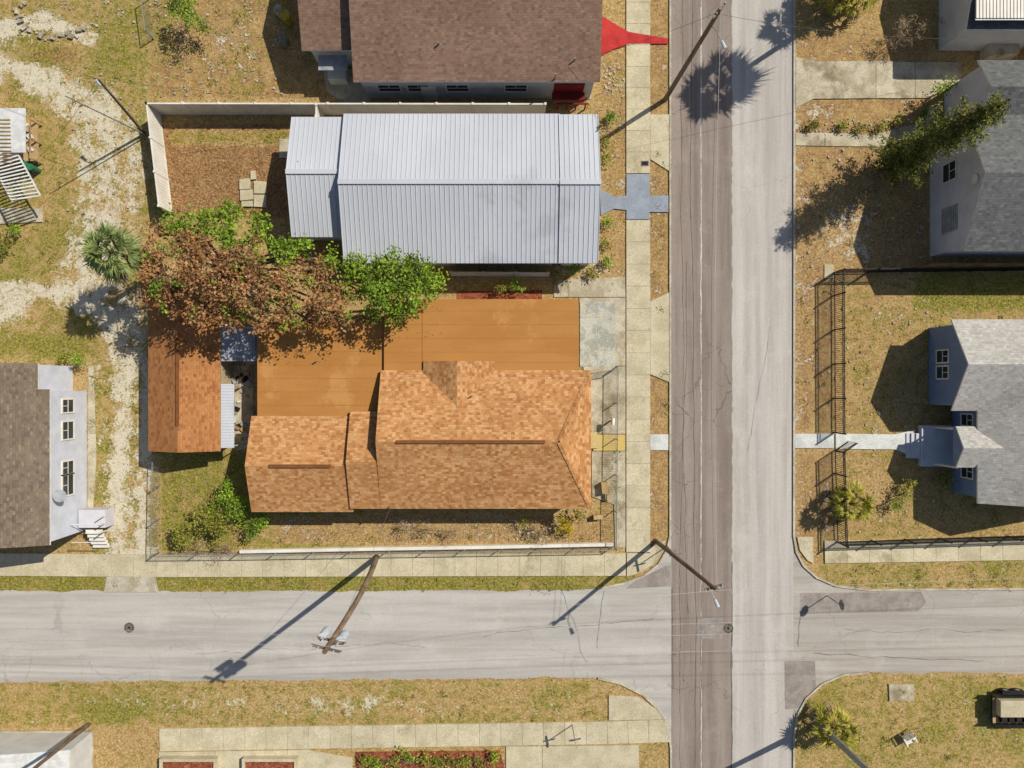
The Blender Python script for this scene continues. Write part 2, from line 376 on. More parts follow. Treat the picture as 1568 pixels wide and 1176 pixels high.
def crack(u,v,du,dv,n,w=.035,j=3.0):
    pts=[]; w*=.75
    for i in range(n): pts.append(G(u,v)); u+=du+random.uniform(-j,j)*(0.3 if abs(du)>abs(dv) else 1)*.6; v+=dv+random.uniform(-j,j)*(1 if abs(du)>abs(dv) else .3)*.6
    mb.ribbon(pts,w,None,.022,jit=.7)
crack(1029,900,0,9,18,.05,1); crack(1062,-60,0,14,100,.05,1.5); crack(1045,-60,0,14,100,.03,2); crack(1121,860,0,10,35,.06,1)
crack(1074,860,0,10,30,.03,1); crack(1052,400,0,11,50,.03,2)
crack(1225,935,0,8,8,.04); crack(1245,1000,9,.3,30,.04,3); crack(740,975,8,-1,34,.03,4); crack(925,905,-.5,8,12,.03)
crack(1290,962,10,0,26,.025,4); crack(300,1000,9,.4,40,.02,5); crack(1180,500,-2,9,22,.02,3)
crack(860,905,3,9,13,.02,4)
mb.build('road_cracks',[M['tar']])
kb=MB()
def dens(pts,st):
    o=[]
    for a,b in zip(pts[:-1],pts[1:]):
        n=max(1,int(math.hypot(b[0]-a[0],b[1]-a[1])/st))
        for i in range(n): o.append((a[0]+(b[0]-a[0])*i/n,a[1]+(b[1]-a[1])*i/n))
    return o+[pts[-1]]
for pts in ([(1026,-FAR),(1026,-200),(1026,250)]+NWk[:-1],SWk[1:]+[(1027,1500),(1027,FAR)],
            [(1216,-FAR),(1216,-200)]+NEk+[(1600,901),(FAR,898)],SEk+[(1215,1500),(1215,FAR)]):
    kb.ribbon([G(*p) for p in dens(pts,60)],.13,0,.11)
kb.build('kerb',[M['kerb']])

# sidewalks as individual slabs on a bed
sw=MB(); bed=MB()
def slabs(pts,w,step=33,z=.10):
    for a,b in zip(pts[:-1],pts[1:]):
        L=math.hypot(b[0]-a[0],b[1]-a[1]); n=max(1,round(L/step)); dx,dy=(b[0]-a[0])/L,(b[1]-a[1])/L; g=.22
        qq=[(a[0]-dy*w/2,a[1]+dx*w/2),(a[0]+dy*w/2,a[1]-dx*w/2),(b[0]+dy*w/2,b[1]-dx*w/2),(b[0]-dy*w/2,b[1]+dx*w/2)]
        EXC.append(qq); bed.prism([G(*p)[:2] for p in qq],0,z-.02)
        for i in range(n):
            s0=L*i/n+g; s1=L*(i+1)/n-g
            q=[(a[0]+dx*s-dy*o*(w/2+.1),a[1]+dy*s+dx*o*(w/2+.1)) for s,o in ((s0,1),(s1,1),(s1,-1),(s0,-1))]
            sw.prism([G(*p)[:2] for p in q],0,z+random.uniform(-.004,.004))
slabs([(977,-1500),(977,266)],36); slabs([(977,337),(977,845)],36)
slabs([(-1500,862),(0,864)],34); slabs([(0,864),(240,866)],34); slabs([(240,866),(958,864)],34)
slabs([(1262,845),(1568,840)],34); slabs([(1568,840),(2600,836)],34)
slabs([(245,1132),(930,1121)],34); slabs([(930,1121),(1024,1118)],34)
for p in ([(959.5,846.5),(995,846.5),(995,838),(1019,826),(1015,846),(1000,864),(975,878),(959.5,882)],[(1220,822),(1244,822),(1244,862),(1236,858),(1224,842)],
          [(932,1064),(975,1066),(1003,1084),(1018,1100),(1018,1100.5),(932,1102)],):
    EXC.append(p); w=[G(*x)[:2] for x in p]; sw.prism(w[::-1],0,.1)
sw.build('sidewalk',[M['conc']]); bed.build('sidewalk_joints',[M['joint']])
def pad(name,polys,mat,z=.09): return sheet(name,polys,z,mat,raised=True)
pad('driveway_apron',[[(995.5,462),(1024,448),(1024,585),(995.5,573)],[(995.5,176),(1024,176),(1024,262),(995.5,244)]],M['conc'],.085)
pad('concrete_yard',[[(848,430),(957,424),(957.5,455),(848,455)],[(887,456),(957.5,456),(957.5,560),(893,560)],[(893,561),(957.5,561),(957.5,664),(906,664)],[(906,691),(957.5,691),(957.5,838),(942,838),(940,772),(906,760)]],M['conc2'],.08)
pad('painted_driveway',[[(888,462+i*25),(888,486.5+i*25),(914,486.5+i*25),(914,462+i*25)] for i in range(4)]+[[(914.6,462+i*25),(914.6,486.5+i*25),(942,486.5+i*25),(942,462+i*25)] for i in range(4)],M['bluepaint'],.088)
pad('grey_painted_walk',[[(959,267),(994,267),(994,300),(1023,300),(1023,325),(994,325),(994,336),(959,336),(959,322),(940,320),(920,330),(920,290),(940,302),(959,300)]],M['greypaint'],.104)
pad('front_walk',[[(995.5,665),(1023,665),(1023,689),(995.5,689)]],M['whitepaint_path'])
pad('front_walk',[[(1217,664),(1276,664),(1276,686),(1217,686)],[(1279,664),(1370,665),(1400,658),(1400,700),(1370,688),(1279,687)]],M['whitepaint_path'])
pad('yellow_landing',[[(908,665.5),(957,665.5),(957,690),(908,690)]],M['yellow'],.12)
pad('red_ramp',[[(916,22),(938,36),(963,50),(1022,60),(1022,68),(963,68),(940,76),(916,88)]],M['redpaint'],.106)
pad('concrete_driveway',[[(1218,88),(1250,95),(1340,94),(1340,151),(1245,152),(1218,166)],[(1340.6,94),(1400,96),(1400,151),(1340.6,151)],[(1400.6,96),(1471,96),(1471,122),(1425,150),(1400.6,151)]],M['conc2'])
pad('garden_walk',[[(1218,204),(1262,204),(1262,224),(1218,223)],[(1263,204),(1340,206),(1400,190),(1425,162),(1440,166),(1415,205),(1350,225),(1263,224)]],M['conc2'],.07)
pad('driveway_apron',[[(164,883),(238,883),(243,906),(160,906)]],M['kerb'],.085)
pad('concrete_forecourt',[[(244,1151),(330,1149.5),(330,1400),(244,1400)],[(330.6,1149.5),(440,1148),(440,1400),(330.6,1400)],[(440.6,1148),(470,1147.5),(540,1160),(540,1400),(440.6,1400)],[(775,1142),(830,1142),(830,1400),(775,1400)],[(830.6,1142),(978,1140),(978,1400),(830.6,1400)]],M['conc'],.08)
pad('mulch_bed',[[(545,1151),(765,1149),(774,1180),(774,1400),(548,1400)]],M['mulch'],.05)
pad('concrete_forecourt',[[(-80,1119),(144,1119),(140,1400),(-80,1400)]],M['conc2'],.08)
pad('concrete_pad',[[(1360,1047),(1398,1047),(1399,1072),(1361,1073)]],M['conc2'],.1)
pad('paver_stack',[[(368,275),(384,274),(384,290),(368,291)],[(385,263),(392,262),(393,275),(385,276)],[(369,292),(388,291),(389,306),(369,308)],[(390,278),(409,279),(409,297),(390,297)],[(390,299),(409,299),(408,318),(390,317)],[(371,309),(388,308),(388,317),(371,317)]],M['conc'],.16)
pad('stepping_stone',[[(1262,405),(1276,405),(1276,426),(1262,426)]],M['conc'],.06)
pad('concrete_pad',[[(428,213),(444,213),(444,242),(428,242)]],M['conc2'],.06)
pad('concrete_pad',[[(495,106),(560,106),(570,160),(530,160),(500,140)],[(840,100),(905,100),(905,152),(840,152)]],M['conc2'],.05)
pad('concrete_strip',[[(358,560),(388,560),(388,684),(362,690)]],M['conc2'],.05)
pad('concrete_strip',[[(136,560),(144,560),(148,700),(140,830),(134,830)]],M['conc2'],.05)
pad('red_step_slab',[[(700,446),(830,444),(830,458),(700,458)]],M['mulch'],.05)
def manhole(u,v):
    mb=MB(); c=G(u,v)
    for r,z,m in ((.36,.022,0),(.30,.026,1),(.26,.03,0)):
        mb.prism([(c[0]+r*math.cos(k*math.pi/12),c[1]+r*math.sin(k*math.pi/12)) for k in range(24)],.009,z,m)
    for k in range(4): mb.box((c[0],c[1],.031),(.5,.035,.006),1,k*math.pi/4)
    mb.build('manhole_cover',[M['iron'],M['dark']])
manhole(198,961); manhole(1115,962)
def meterbox(u,v,w=10,h=5,m='iron'):
    mb=MB(); c=G(u,v); mb.box((c[0],c[1],.112),(w*S,h*S,.02),0); mb.box((c[0],c[1],.124),(w*S*.8,h*S*.7,.006),1); mb.build('utility_cover',[M[m],M['dark']])
meterbox(987,251,12,8)

# ---------------------------------------------------------------- buildings
def wing(R,W,u0,v0,u1,v1,e,r,ax='x',oh=.35,hip='',t=.12,mr=0,mf=2,zb=0.0,mh=1,hf=.95):
    x0,y1,_=P(u0,v0,e); x1,y0,_=P(u1,v1,e)
    if ax=='x':
        ym=(y0+y1)/2; hw=(y1-y0)/2; a=x0+(hw*hf if 'W' in hip else 0); b=x1-(hw*hf if 'E' in hip else 0)
        R.slab([(x0,y0,e),(x1,y0,e),(b,ym,r),(a,ym,r)],t,mr,mf); R.slab([(x1,y1,e),(x0,y1,e),(a,ym,r),(b,ym,r)],t,mr,mf)
        if 'E' in hip: R.slab([(x1,y0,e),(x1,y1,e),(b,ym,r)],t,mh,mf)
        if 'W' in hip: R.slab([(x0,y1,e),(x0,y0,e),(a,ym,r)],t,mh,mf)
        sl=(r-e)/hw; prof=[(y0+oh,zb),(y1-oh,zb),(y1-oh,e-t+sl*oh*.9),(ym,r-t-.02),(y0+oh,e-t+sl*oh*.9)]
        if hip: prof=prof[:3]+[prof[4]]; prof[2]=(prof[2][0],e-.02); prof[3]=(prof[3][0],e-.02)
        n=len(prof); A=[(x0+oh,p[0],p[1]) for p in prof]; Bb=[(x1-oh,p[0],p[1]) for p in prof]
    else:
        xm=(x0+x1)/2; hw=(x1-x0)/2
        R.slab([(x0,y1,e),(x0,y0,e),(xm,y0,r),(xm,y1,r)],t,mr,mf); R.slab([(x1,y0,e),(x1,y1,e),(xm,y1,r),(xm,y0,r)],t,mr,mf)
        sl=(r-e)/hw; prof=[(x0+oh,zb),(x1-oh,zb),(x1-oh,e-t+sl*oh*.9),(xm,r-t-.02),(x0+oh,e-t+sl*oh*.9)]
        n=len(prof); A=[(p[0],y0+oh,p[1]) for p in prof]; Bb=[(p[0],y1-oh,p[1]) for p in prof]
    W.raw(A+Bb,[tuple(reversed(range(n))),tuple(range(n,2*n))]+[(k,(k+1)%n,n+(k+1)%n,n+k) for k in range(n)])
    return x0,y0,x1,y1
def flat(R,W,u0,v0,u1,v1,h,oh=.25,t=.16,m=3,mf=2):
    x0,y1,_=P(u0,v0,h); x1,y0,_=P(u1,v1,h)
    R.slab([(x0,y0,h),(x1,y0,h),(x1,y1,h),(x0,y1,h)],t,m,mf)
    W.prism([(x0+oh,y0+oh),(x1-oh,y0+oh),(x1-oh,y1-oh),(x0+oh,y1-oh)],0,h-t-.005)
    return x0,y0,x1,y1
def window(D,cx,cy,cz,w,h,nrm,div=True):   # D mats 0 frame 1 glass
    dx,dy=nrm; vert=abs(dx)>0
    def bx(off,z,ww,hh,th,m,pr=0):
        if vert: D.box((cx+dx*(th/2+pr),cy+off,z),(th,ww,hh),m)
        else: D.box((cx+off,cy+dy*(th/2+pr),z),(ww,th,hh),m)
    bx(0,cz,w-.1,h-.1,.03,1)
    for o in (-w/2,w/2): bx(o,cz,.09,h+.09,.07,0)
    for z in (-h/2,h/2): bx(0,cz+z,w-.09,.09,.07,0)
    if div: bx(0,cz,w-.09,.05,.05,0); 
    bx(0,cz+h/4,.04,h/2-.07,.045,0)
def vents(R,pts,m):
    for u,v,h in pts:
        p=P(u,v,h); R.tube((p[0],p[1],h-.4),(p[0],p[1],h+.3),.05,.05,8,m)

# --- corner house with orange roof
E=empty('orange_roofed_house'); R=MB(); W=MB(); D=MB()
e0,r0=2.95,4.7
mx0,my0,mx1,my1=wing(R,W,583,567,905,779,e0,r0,'x',hip='E',hf=.5)
sl=(r0-e0)/((my1-my0)/2)
wing(R,W,536,630,600,779,2.93,4.12,'x',t=.12)
wing(R,W,385,637,541,784,2.7,3.85,'x')
flat(R,W,394,494,589,641,2.62); flat(R,W,588,458,886,573,2.86)
g0=P(648,553,3.0); gm=P(700,553,3.8); g1=P(757,553,3.0); yE=my1-.02; yR=my1-(3.85-e0)/sl
R.slab([(g0[0],g0[1],3.02),(g0[0],yE-.1,3.02),(gm[0],yR,3.85),(gm[0],g0[1],3.85)],.1,1,2)
R.slab([(gm[0],g0[1],3.85),(gm[0],yR,3.85),(g1[0],yE-.1,3.02),(g1[0],g0[1],3.02)],.1,1,2)
W.raw([(g0[0]+.2,g0[1]-.15,2.7),(g1[0]-.2,g0[1]-.15,2.7),(gm[0],g0[1]-.15,3.7)],[(0,2,1)])
ym=(my0+my1)/2
a=P(607,675,r0); b=P(835,675,r0); R.box(((a[0]+b[0])/2,ym,r0+.03),(b[0]-a[0],.2,.08),4)
q=P(0,637,2.7)[1]; q2=P(0,784,2.7)[1]; a=P(412,0,3.85); b=P(507,0,3.85); R.box(((a[0]+b[0])/2,(q+q2)/2,3.88),(b[0]-a[0],.2,.08),4)
hx=mx1-(my1-my0)/2*.5
for yy in (my0,my1):      # hip cap shingles
    n=26; s_=.05 if yy==my0 else -.05
    for i in range(n):
        f=(i+.5)/n; c=Vector((mx1-.08,yy+s_,e0+.01)).lerp(Vector((hx,ym,r0+.015)),f); R.box(c,(.26,.2,.025),1,math.atan2(ym-yy,hx-mx1))
for v in np.arange(518,636,20.5):
    a=P(396,v,2.62); b=P(587,v,2.62); R.box(((a[0]+b[0])/2,a[1],2.622),(b[0]-a[0],.03,.008),6)
for v in (476,497,518,539,555):
    a=P(590,v,2.86); b=P(884,v,2.86); R.box(((a[0]+b[0])/2,a[1],2.862),(b[0]-a[0],.025,.008),6)
a=P(647,459,2.86); b=P(647,566,2.86); R.box((a[0],(a[1]+b[1])/2,2.87),(.05,a[1]-b[1],.02),6)
vents(R,[(723,606,3.7),(485,553,2.7),(598,776,3.1)],7)
R.build('roof',[M['shx'],M['shy'],M['fascia'],M['flat'],M['vent'],M['shy'],M['seam'],M['steel']],E)
W.build('walls',[M['walltan']],E)
wx=mx1-.35
for v in (600,640,720): window(D,wx,G(0,v)[1]*.95,1.6,1.1,1.2,(1,0))
for u in (640,720,800,450): window(D,G(u,0)[0]*.95,my0+.35,1.6,1.2,1.2,(0,-1))
D.box((wx+.03,G(0,678)[1]*.95,1.05),(.06,.95,2.1),2)
for i in range(3): D.box((wx+.35+.3*i,G(0,678)[1]*.95,.3-.08*i),(.3,1.1,.6-.16*i-.1),3)
D.build('doors_and_windows',[M['white'],M['glass'],M['signred'],M['yellow']],E)
mb=MB()
for (u,v,w,d,h,m) in ((925,745,10,16,.5,1),(915,790,14,6,.4,1),(930,760,8,8,.3,2)):
    p=G(u,v); mb.box((p[0],p[1],h/2+.08),(w*S,d*S,h),m,.1); mb.box((p[0],p[1],h+.1),(w*S*1.06,d*S*1.06,.04),1,.1)
mb.build('storage_boxes',[M['wallgrey'],M['lumber'],M['conc2']])

# --- metal roofed house
E=empty('metal_roofed_house'); R=MB(); W=MB(); D=MB()
def ribs(x0,y0,x1,y1,e,r,st=.3,mat=1):
    ym=(y0+y1)/2; n=int((x1-x0)/st)
    for i in range(n+1):
        x=x0+.03+(x1-x0-.06)*i/n
        for ya in (y0,y1):
            w=.025; h=.035
            vs=[(x-w,ya,e),(x+w,ya,e),(x+w,ym,r),(x-w,ym,r),(x-w*.5,ya,e+h),(x+w*.5,ya,e+h),(x+w*.5,ym,r+h),(x-w*.5,ym,r+h)]
            R.raw(vs,[(4,5,6,7),(0,1,5,4),(1,2,6,5),(3,0,4,7)],mat)
    R.box(((x0+x1)/2,ym,r+.03),(x1-x0,.3,.05),3)
b1=wing(R,W,526,174,857,403,3.0,4.5); ribs(*b1,3.0,4.5)
b2=wing(R,W,855,175,916,403,3.06,4.56); ribs(*b2,3.06,4.56)
b3=wing(R,W,446,179,533,363,2.75,3.9); ribs(*b3,2.75,3.9)
vents(R,[(458,250,3.4)],4)
R.build('roof',[M['metal'],M['metal'],M['wfascia'],M['metal'],M['dark']],E); W.build('walls',[M['wallwhite']],E)
for y in (250,330): window(D,b2[2]-.35,G(0,y)[1]*.93,1.6,1.2,1.2,(1,0))
D.box((b2[2]-.32,G(0,300)[1]*.93,1.1),(.06,.95,2.1),1)
D.build('doors_and_windows',[M['white'],M['glass']],E)

# --- brown roofed house at the north edge
E=empty('brown_shingled_house'); R=MB(); W=MB(); D=MB()
b=wing(R,W,541,-150,919,125,3.3,4.9,'x',oh=.3); c=wing(R,W,462,-160,545,77,3.0,4.6,'x')
vents(R,[(672,68,3.9),(880,92,3.7)],3)
R.tube((b[2]-2.9,b[1]+.15,3.2),(b[2]-2.9,b[1]+.15,4.1),.05,.05,8,3)
R.build('roof',[M['brx'],M['bry'],M['wfascia'],M['steel']],E); W.build('walls',[M['wallwhite']],E)
for u in (595,640,700,790): window(D,P(u,0,2)[0],b[1]+.3,1.7,1.5,1.1,(0,-1))
D.box((P(870,0,1)[0],b[1]-.05,1.15),(2.2,.5,.08),2); D.box((P(870,0,1)[0],b[1]+.27,1.3),(2.0,.06,2.1),2)
D.box((P(655,0,2)[0],b[1]+.24,1.0),(1.0,.12,2.0),0)
for i in range(4): D.box((P(855+i*14,0,1)[0],b[1]-.5,.5),(.08,.08,1.0),2)
D.box((P(876,0,1)[0],b[1]-.5,1.0),(2.2,.1,.08),2)
D.box((P(515,0,1)[0],c[1]-.3,1.9),(1.9,1.0,.06),3); D.box((P(515,0,1)[0],c[1]-.6,.5),(1.2,.7,.9),0)
D.build('doors_and_windows',[M['white'],M['glass'],M['signred'],M['metaldull']],E)

# --- west shed with ridge running north-south
E=empty('garden_shed'); R=MB(); W=MB()
b=wing(R,W,227,462,337,691,2.5,3.4,'y',oh=.2)
a=P(272,517,3.4); c=P(272,652,3.4); R.box(((b[0]+b[2])/2,(a[1]+c[1])/2,3.42),(.18,a[1]-c[1],.08),3)
R.build('roof',[M['shedroof'],M['shx'],M['fascia'],M['vent']],E); W.build('walls',[M['walltan']],E)
L=MB(); x0,y1,_=P(336,588,2.2); x1,y0,_=P(357,686,2.2)
L.slab([(x0,y0,2.25),(x1,y0,2.05),(x1,y1,2.05),(x0,y1,2.25)],.05)
for i in range(22): yy=y0+(y1-y0)*(i+.5)/22; L.slab([(x0,yy-.02,2.275),(x1,yy-.02,2.075),(x1,yy+.02,2.075),(x0,yy+.02,2.275)],.025)
for yy in (y0+.1,y1-.1): L.tube((x1-.08,yy,0),(x1-.08,yy,2.05),.04)
L.build('lean_to_roof',[M['metal']],E)
E=empty('metal_carport'); L=MB(); x0,y1,_=P(338,500,2.3); x1,y0,_=P(393,553,2.3)
L.slab([(x0,y0,2.3),(x1,y0,2.2),(x1,y1,2.2),(x0,y1,2.3)],.04)
for i in range(10): xx=x0+(x1-x0)*(i+.5)/10; L.box((xx,(y0+y1)/2,2.27),(.05,y1-y0,.05))
L.build('roof',[M['metaldull']],E); L=MB()
for xx in (x0+.1,x1-.1):
    for yy in (y0+.1,y1-.1): L.tube((xx,yy,0),(xx,yy,2.2),.05)
L.build('posts',[M['steel']],E)
mb=MB()
for i in range(26):
    p=G(random.uniform(360,386),random.uniform(560,684)); s_=random.uniform(.15,.45); mb.box((p[0],p[1],.06+s_*.25),(s_,s_*random.uniform(.4,1),s_*.5),random.randint(0,3),random.random()*3)
mb.build('yard_clutter',[M['wfascia'],M['lumber'],M['metaldull'],M['dark']])

# --- west house, pale blue walls
E=empty('pale_blue_house'); R=MB(); W=MB(); D=MB()
b=wing(R,W,-210,596,76,835,4.1,6.0,'y',oh=.15); c=wing(R,W,-180,556,58,612,3.7,5.2,'y',oh=.1)
R.build('roof',[M['gry'],M['grx'],M['wfascia']],E); W.build('walls',[M['walllav']],E)
xw=b[2]-.15
for v,w in ((622,.9),(660,1.2),(718,.9),(745,1.4)): window(D,xw,(588-v)*S*.94,2.1,w,1.2,(1,0))
D.box((xw+1.0,(588-805)*S*.93,.55),(1.8,1.2,1.1),2)
for i in range(5): D.box((xw+1.1,(588-826)*S*.93-.28*i,1.0-.2*i),(1.1,.28,.1),0)
D.tube((xw+.1,(588-758)*S*.93,3.3),(xw+.5,(588-758)*S*.93,3.6),.03,.03,6,2)
D.tube((xw+.5,(588-758)*S*.93,3.55),(xw+.55,(588-758)*S*.93,3.75),.16,.4,16,3)
for yy in (810,838): D.path([(xw+.2,(588-yy)*S*.93,2),(xw+2.1,(588-yy)*S*.93,2)],.03,m=0)
for yy in (800,812,824): D.box((xw+1.9,(588-yy)*S*.93,1.5),(.06,.06,1.0),0)
D.build('windows_and_steps',[M['white'],M['glass'],M['wallgrey'],M['metaldull']],E)
EXC+= [[(-200,575),(140,575),(140,800),(-200,800)]]

# --- east grey two storey house
E=empty('grey_two_storey_house'); R=MB(); W=MB(); D=MB()
b=wing(R,W,1477,172,1800,384,4.3,6.2,'x',oh=.4); c=wing(R,W,1497,92,1800,200,3.9,5.2,'x',oh=.3)
R.build('roof',[M['dkx'],M['dky'],M['wfascia']],E); W.build('walls',[M['wallgrey']],E)
xw=b[0]+.4
window(D,xw,(588-258)*S*.94,2.2,1.25,1.4,(-1,0))
D.box((xw-.03,(588-332)*S*.94,2.2),(.06,1.7,1.6),2)
for i in range(8): D.box((xw-.07,(588-332)*S*.94,1.5+.2*i),(.03,1.55,.06),3)
D.tube((xw-.02,(b[1]+b[3])/2,4.8),(xw-.1,(b[1]+b[3])/2,4.8),.3,.3,16,0)
D.build('windows_and_vents',[M['white'],M['glass'],M['metaldull'],M['steel']],E)
# --- north-east house
E=empty('white_walled_house'); R=MB(); W=MB(); D=MB()
b=wing(R,W,1480,-200,1800,46,3.4,4.8,'x',oh=.3)
x0,y1,_=P(1494,-10,4.0); x1,y0,_=P(1620,28,4.0)
for i in range(24): xx=x0+(x1-x0)*i/24; D.box((xx+.1,(y0+y1)/2,4.02),(.16,y1-y0,.06),0)
D.box(((x0+x1)/2,(y0+y1)/2,3.95),(x1-x0,y1-y0+.2,.05),2)
D.build('metal_awning',[M['white'],M['glass'],M['metaldull']],E)
R.build('roof',[M['dkx'],M['dky'],M['wfascia']],E); W.build('walls',[M['wallwhite']],E)
D=MB(); D.prism([G(1500,62)[:2],G(1545,60)[:2],G(1545,92)[:2],G(1500,96)[:2]][::-1],0,1.0)
for i in range(9): D.box((*G(1548+i*4,64+i)[:2],.8),(.06,1.1,1.6),1)
D.build('porch',[M['conc2'],M['lumber']],E)

# --- east blue house
E=empty('blue_cottage'); R=MB(); W=MB(); D=MB()
b=wing(R,W,1457,489,1800,629,3.0,4.7,'x',oh=.32)
c=wing(R,W,1497,560,1700,771,3.05,5.3,'y',oh=.3)
d=wing(R,W,1464,653,1560,716,2.9,3.7,'x',oh=.12,zb=2.4)
R.build('roof',[M['lgx'],M['lgy'],M['wfascia']],E); W.build('walls',[M['wallblue']],E)
xw=b[0]+.32
for v in (545,570): window(D,xw,(588-v)*S*.95,1.6,.85,1.3,(-1,0))
xc=c[0]+.3
window(D,xc,(588-724)*S*.95,1.6,.9,1.2,(-1,0)); window(D,xc,(588-644)*S*.95,1.6,.8,1.2,(-1,0))
D.box((xc-.03,(588-684)*S*.95,1.2),(.06,.95,2.0),2)
fx0=G(1405,0)[0]; D.box(((fx0+xc)/2,(588-684)*S*.98,.25),(xc-fx0,62*S,.5),3)
for i in range(3): D.box((fx0-.15-.28*i,(588-684)*S*.98,.18-.05*i),(.28,38*S,.36-.1*i),3)
for yy in (655,712): D.tube((G(1425,0)[0],(588-yy)*S*.98,.5),(G(1425,0)[0]+.3,(588-yy)*S*.98,2.5),.07,.07,8,0)
D.build('porch_and_windows',[M['white'],M['glass'],M['dark'],M['wallgrey']],E)

# --- south-west small building
E=empty('white_metal_roofed_building'); R=MB(); W=MB()
b=wing(R,W,-160,1149,106,1380,2.8,3.6,'y',oh=.2)
for i in range(40):
    yy=b[3]-.15-i*.28
    for xa in (b[0],b[2]): R.slab([((b[0]+b[2])/2,yy-.02,3.63),(xa,yy-.02,2.83),(xa,yy+.02,2.83),((b[0]+b[2])/2,yy+.02,3.63)],.03,0)
R.build('roof',[M['wfascia'],M['wfascia'],M['wfascia']],E); W.build('walls',[M['wallwhite']],E)
for a in ((250,1156,336,1176),(375,1156,458,1176)):
    mb=MB()
    for q in ((a[0],a[1],a[2],a[1]+4),(a[0],a[3]-4,a[2],a[3]),(a[0],a[1]+4,a[0]+4,a[3]-4),(a[2]-4,a[1]+4,a[2],a[3]-4)):
        mb.prism([G(q[0],q[3])[:2],G(q[2],q[3])[:2],G(q[2],q[1])[:2],G(q[0],q[1])[:2]],.08,.55,0)
    mb.prism([G(a[0]+4,a[3]-4)[:2],G(a[2]-4,a[3]-4)[:2],G(a[2]-4,a[1]+4)[:2],G(a[0]+4,a[1]+4)[:2]],.08,.4,1)
    mb.build('brick_planter',[M['conc'],M['mulch']])

# --- white slatted deck structure on the west edge
E=empty('slatted_deck_building'); D=MB()
D.box((*P(0,200,2.4)[:2],2.4),(3.3,2.9,.12),0)
D.box((*P(-20,210,1.2)[:2],1.2),(3.2,2.6,2.2),0)
for i in range(12): p=P(12+i*.2,190+i*6,2.5); D.box((p[0]-.4,p[1]+.3,2.5),(1.1,.06,.06),1)
for i in range(16):
    f=i/15; a=P(-20+f*38,236+f*70,2.6); b_=P(22+f*38,222+f*78,2.2); D.path([a,b_],.06,n=4,m=0)
D.path([P(20,222,2.3),P(62,300,2.0)],.06,n=4); D.path([P(-20,236,2.5),P(20,310,2.5)],.06,n=4)
D.prism([G(25,190)[:2],G(64,192)[:2],G(64,250)[:2],G(25,250)[:2]][::-1],.3,.5,1)
for q in ((64,192),(64,250),(64,221)): D.box((*G(*q)[:2],.6),(.1,.1,1.2),1)
D.path([(*G(64,192)[:2],1.15),(*G(64,250)[:2],1.15)],.05,n=4,m=1)
D.prism([G(-40,318)[:2],G(66,320)[:2],G(66,340)[:2],G(-40,345)[:2]][::-1],0,.1,2)
for i in range(14): p=G(random.uniform(28,60),random.uniform(196,246)); s_=random.uniform(.15,.4); D.box((p[0],p[1],.5+s_*.3),(s_,s_*.7,s_*.6),random.choice((0,1,2)),random.random()*3)
D.build('deck_and_slats',[M['wfascia'],M['lumber'],M['conc2']],E)
def bin_(name,u,v,m,r=.3,h=.9):
    mb=MB(); p=G(u,v); mb.tube((p[0],p[1],0),(p[0],p[1],h),r*.8,r,14,0); mb.tube((p[0],p[1],h),(p[0],p[1],h+.05),r*1.08,r*1.0,14,0); mb.tube((p[0]-r,p[1],h-.1),(p[0]-r-.08,p[1],h-.1),.05,.05,6,1); mb.build(name,[M[m],M['dark']])
bin_('trash_bin',48,258,'plastic_green'); bin_('trash_bin',60,262,'plastic_green',.22); bin_('trash_bin',443,34,'plastic_yellow',.35,1.0); bin_('barrel',438,68,'iron',.3,.8); bin_('barrel',430,22,'conc2',.3,.6)
mb=MB()
for i in range(34):
    t_=math.pi*(.15+.95*i/34)+random.uniform(-.06,.06); k=random.uniform(.88,1.15); p=G(88+56*math.cos(t_)*k,16+42*math.sin(t_)*k); s_=random.uniform(.12,.38); mb.box((p[0],p[1],s_*.25),(s_,s_*random.uniform(.5,1),s_*.5),0,random.random()*3)
mb.build('scattered_rocks',[M['rock']])
mb=MB()
for (a,b,c,d,n) in ((240,0,440,150,130),(1240,180,1420,215,90),(925,100,955,150,40),(20,0,220,60,70),(780,795,870,830,50),(1330,200,1400,240,30),(230,0,245,60,20),(900,430,940,450,30),(600,795,700,830,40),(1217,230,1420,650,120),(1290,430,1440,820,50),(90,100,220,420,80)):
    for i in range(n):
        p=G(random.uniform(a,c),random.uniform(b,d)); s_=random.uniform(.04,.17)
        mb.box((p[0],p[1],s_*.2),(s_,s_*random.uniform(.6,1.2),s_*.6),0,random.random()*3)
mb.build('rubble_stones',[M['rock']])

# ---------------------------------------------------------------- fences
mb=MB()
def panelfence(pts,h,mb,sp=2.4):
    for a,b in zip(pts[:-1],pts[1:]):
        A=Vector(P(a[0],a[1],h)); B=Vector(P(b[0],b[1],h)); A.z=B.z=0; L=(B-A).length; d=(B-A)/L; an=math.atan2(d.y,d.x); n=max(1,round(L/sp))
        for i in range(n):
            c=A+d*(L*(i+.5)/n); mb.box((c.x,c.y,h*.5),(L/n-.12,.05,h-.16),0,an); mb.box((c.x,c.y,h-.06),(L/n-.12,.1,.1),0,an)
            mb.box((c.x,c.y,.1),(L/n-.12,.09,.14),0,an)
            m=int((L/n-.12)/.2)
            for k in range(m): q=c+d*((k+.5)/m-.5)*(L/n-.12); mb.box((q.x,q.y,h*.5),(.02,.07,h-.24),0,an)
        for i in range(n+1):
            c=A+d*(L*i/n); mb.box((c.x,c.y,h*.5),(.12,.12,h),0,an); mb.box((c.x,c.y,h+.03),(.16,.16,.06),0,an)
panelfence([(243,315),(224,158),(835,159)],1.85,mb); panelfence([(484,160),(484,178)],1.85,mb); mb.build('white_vinyl_fence',[M['white']])
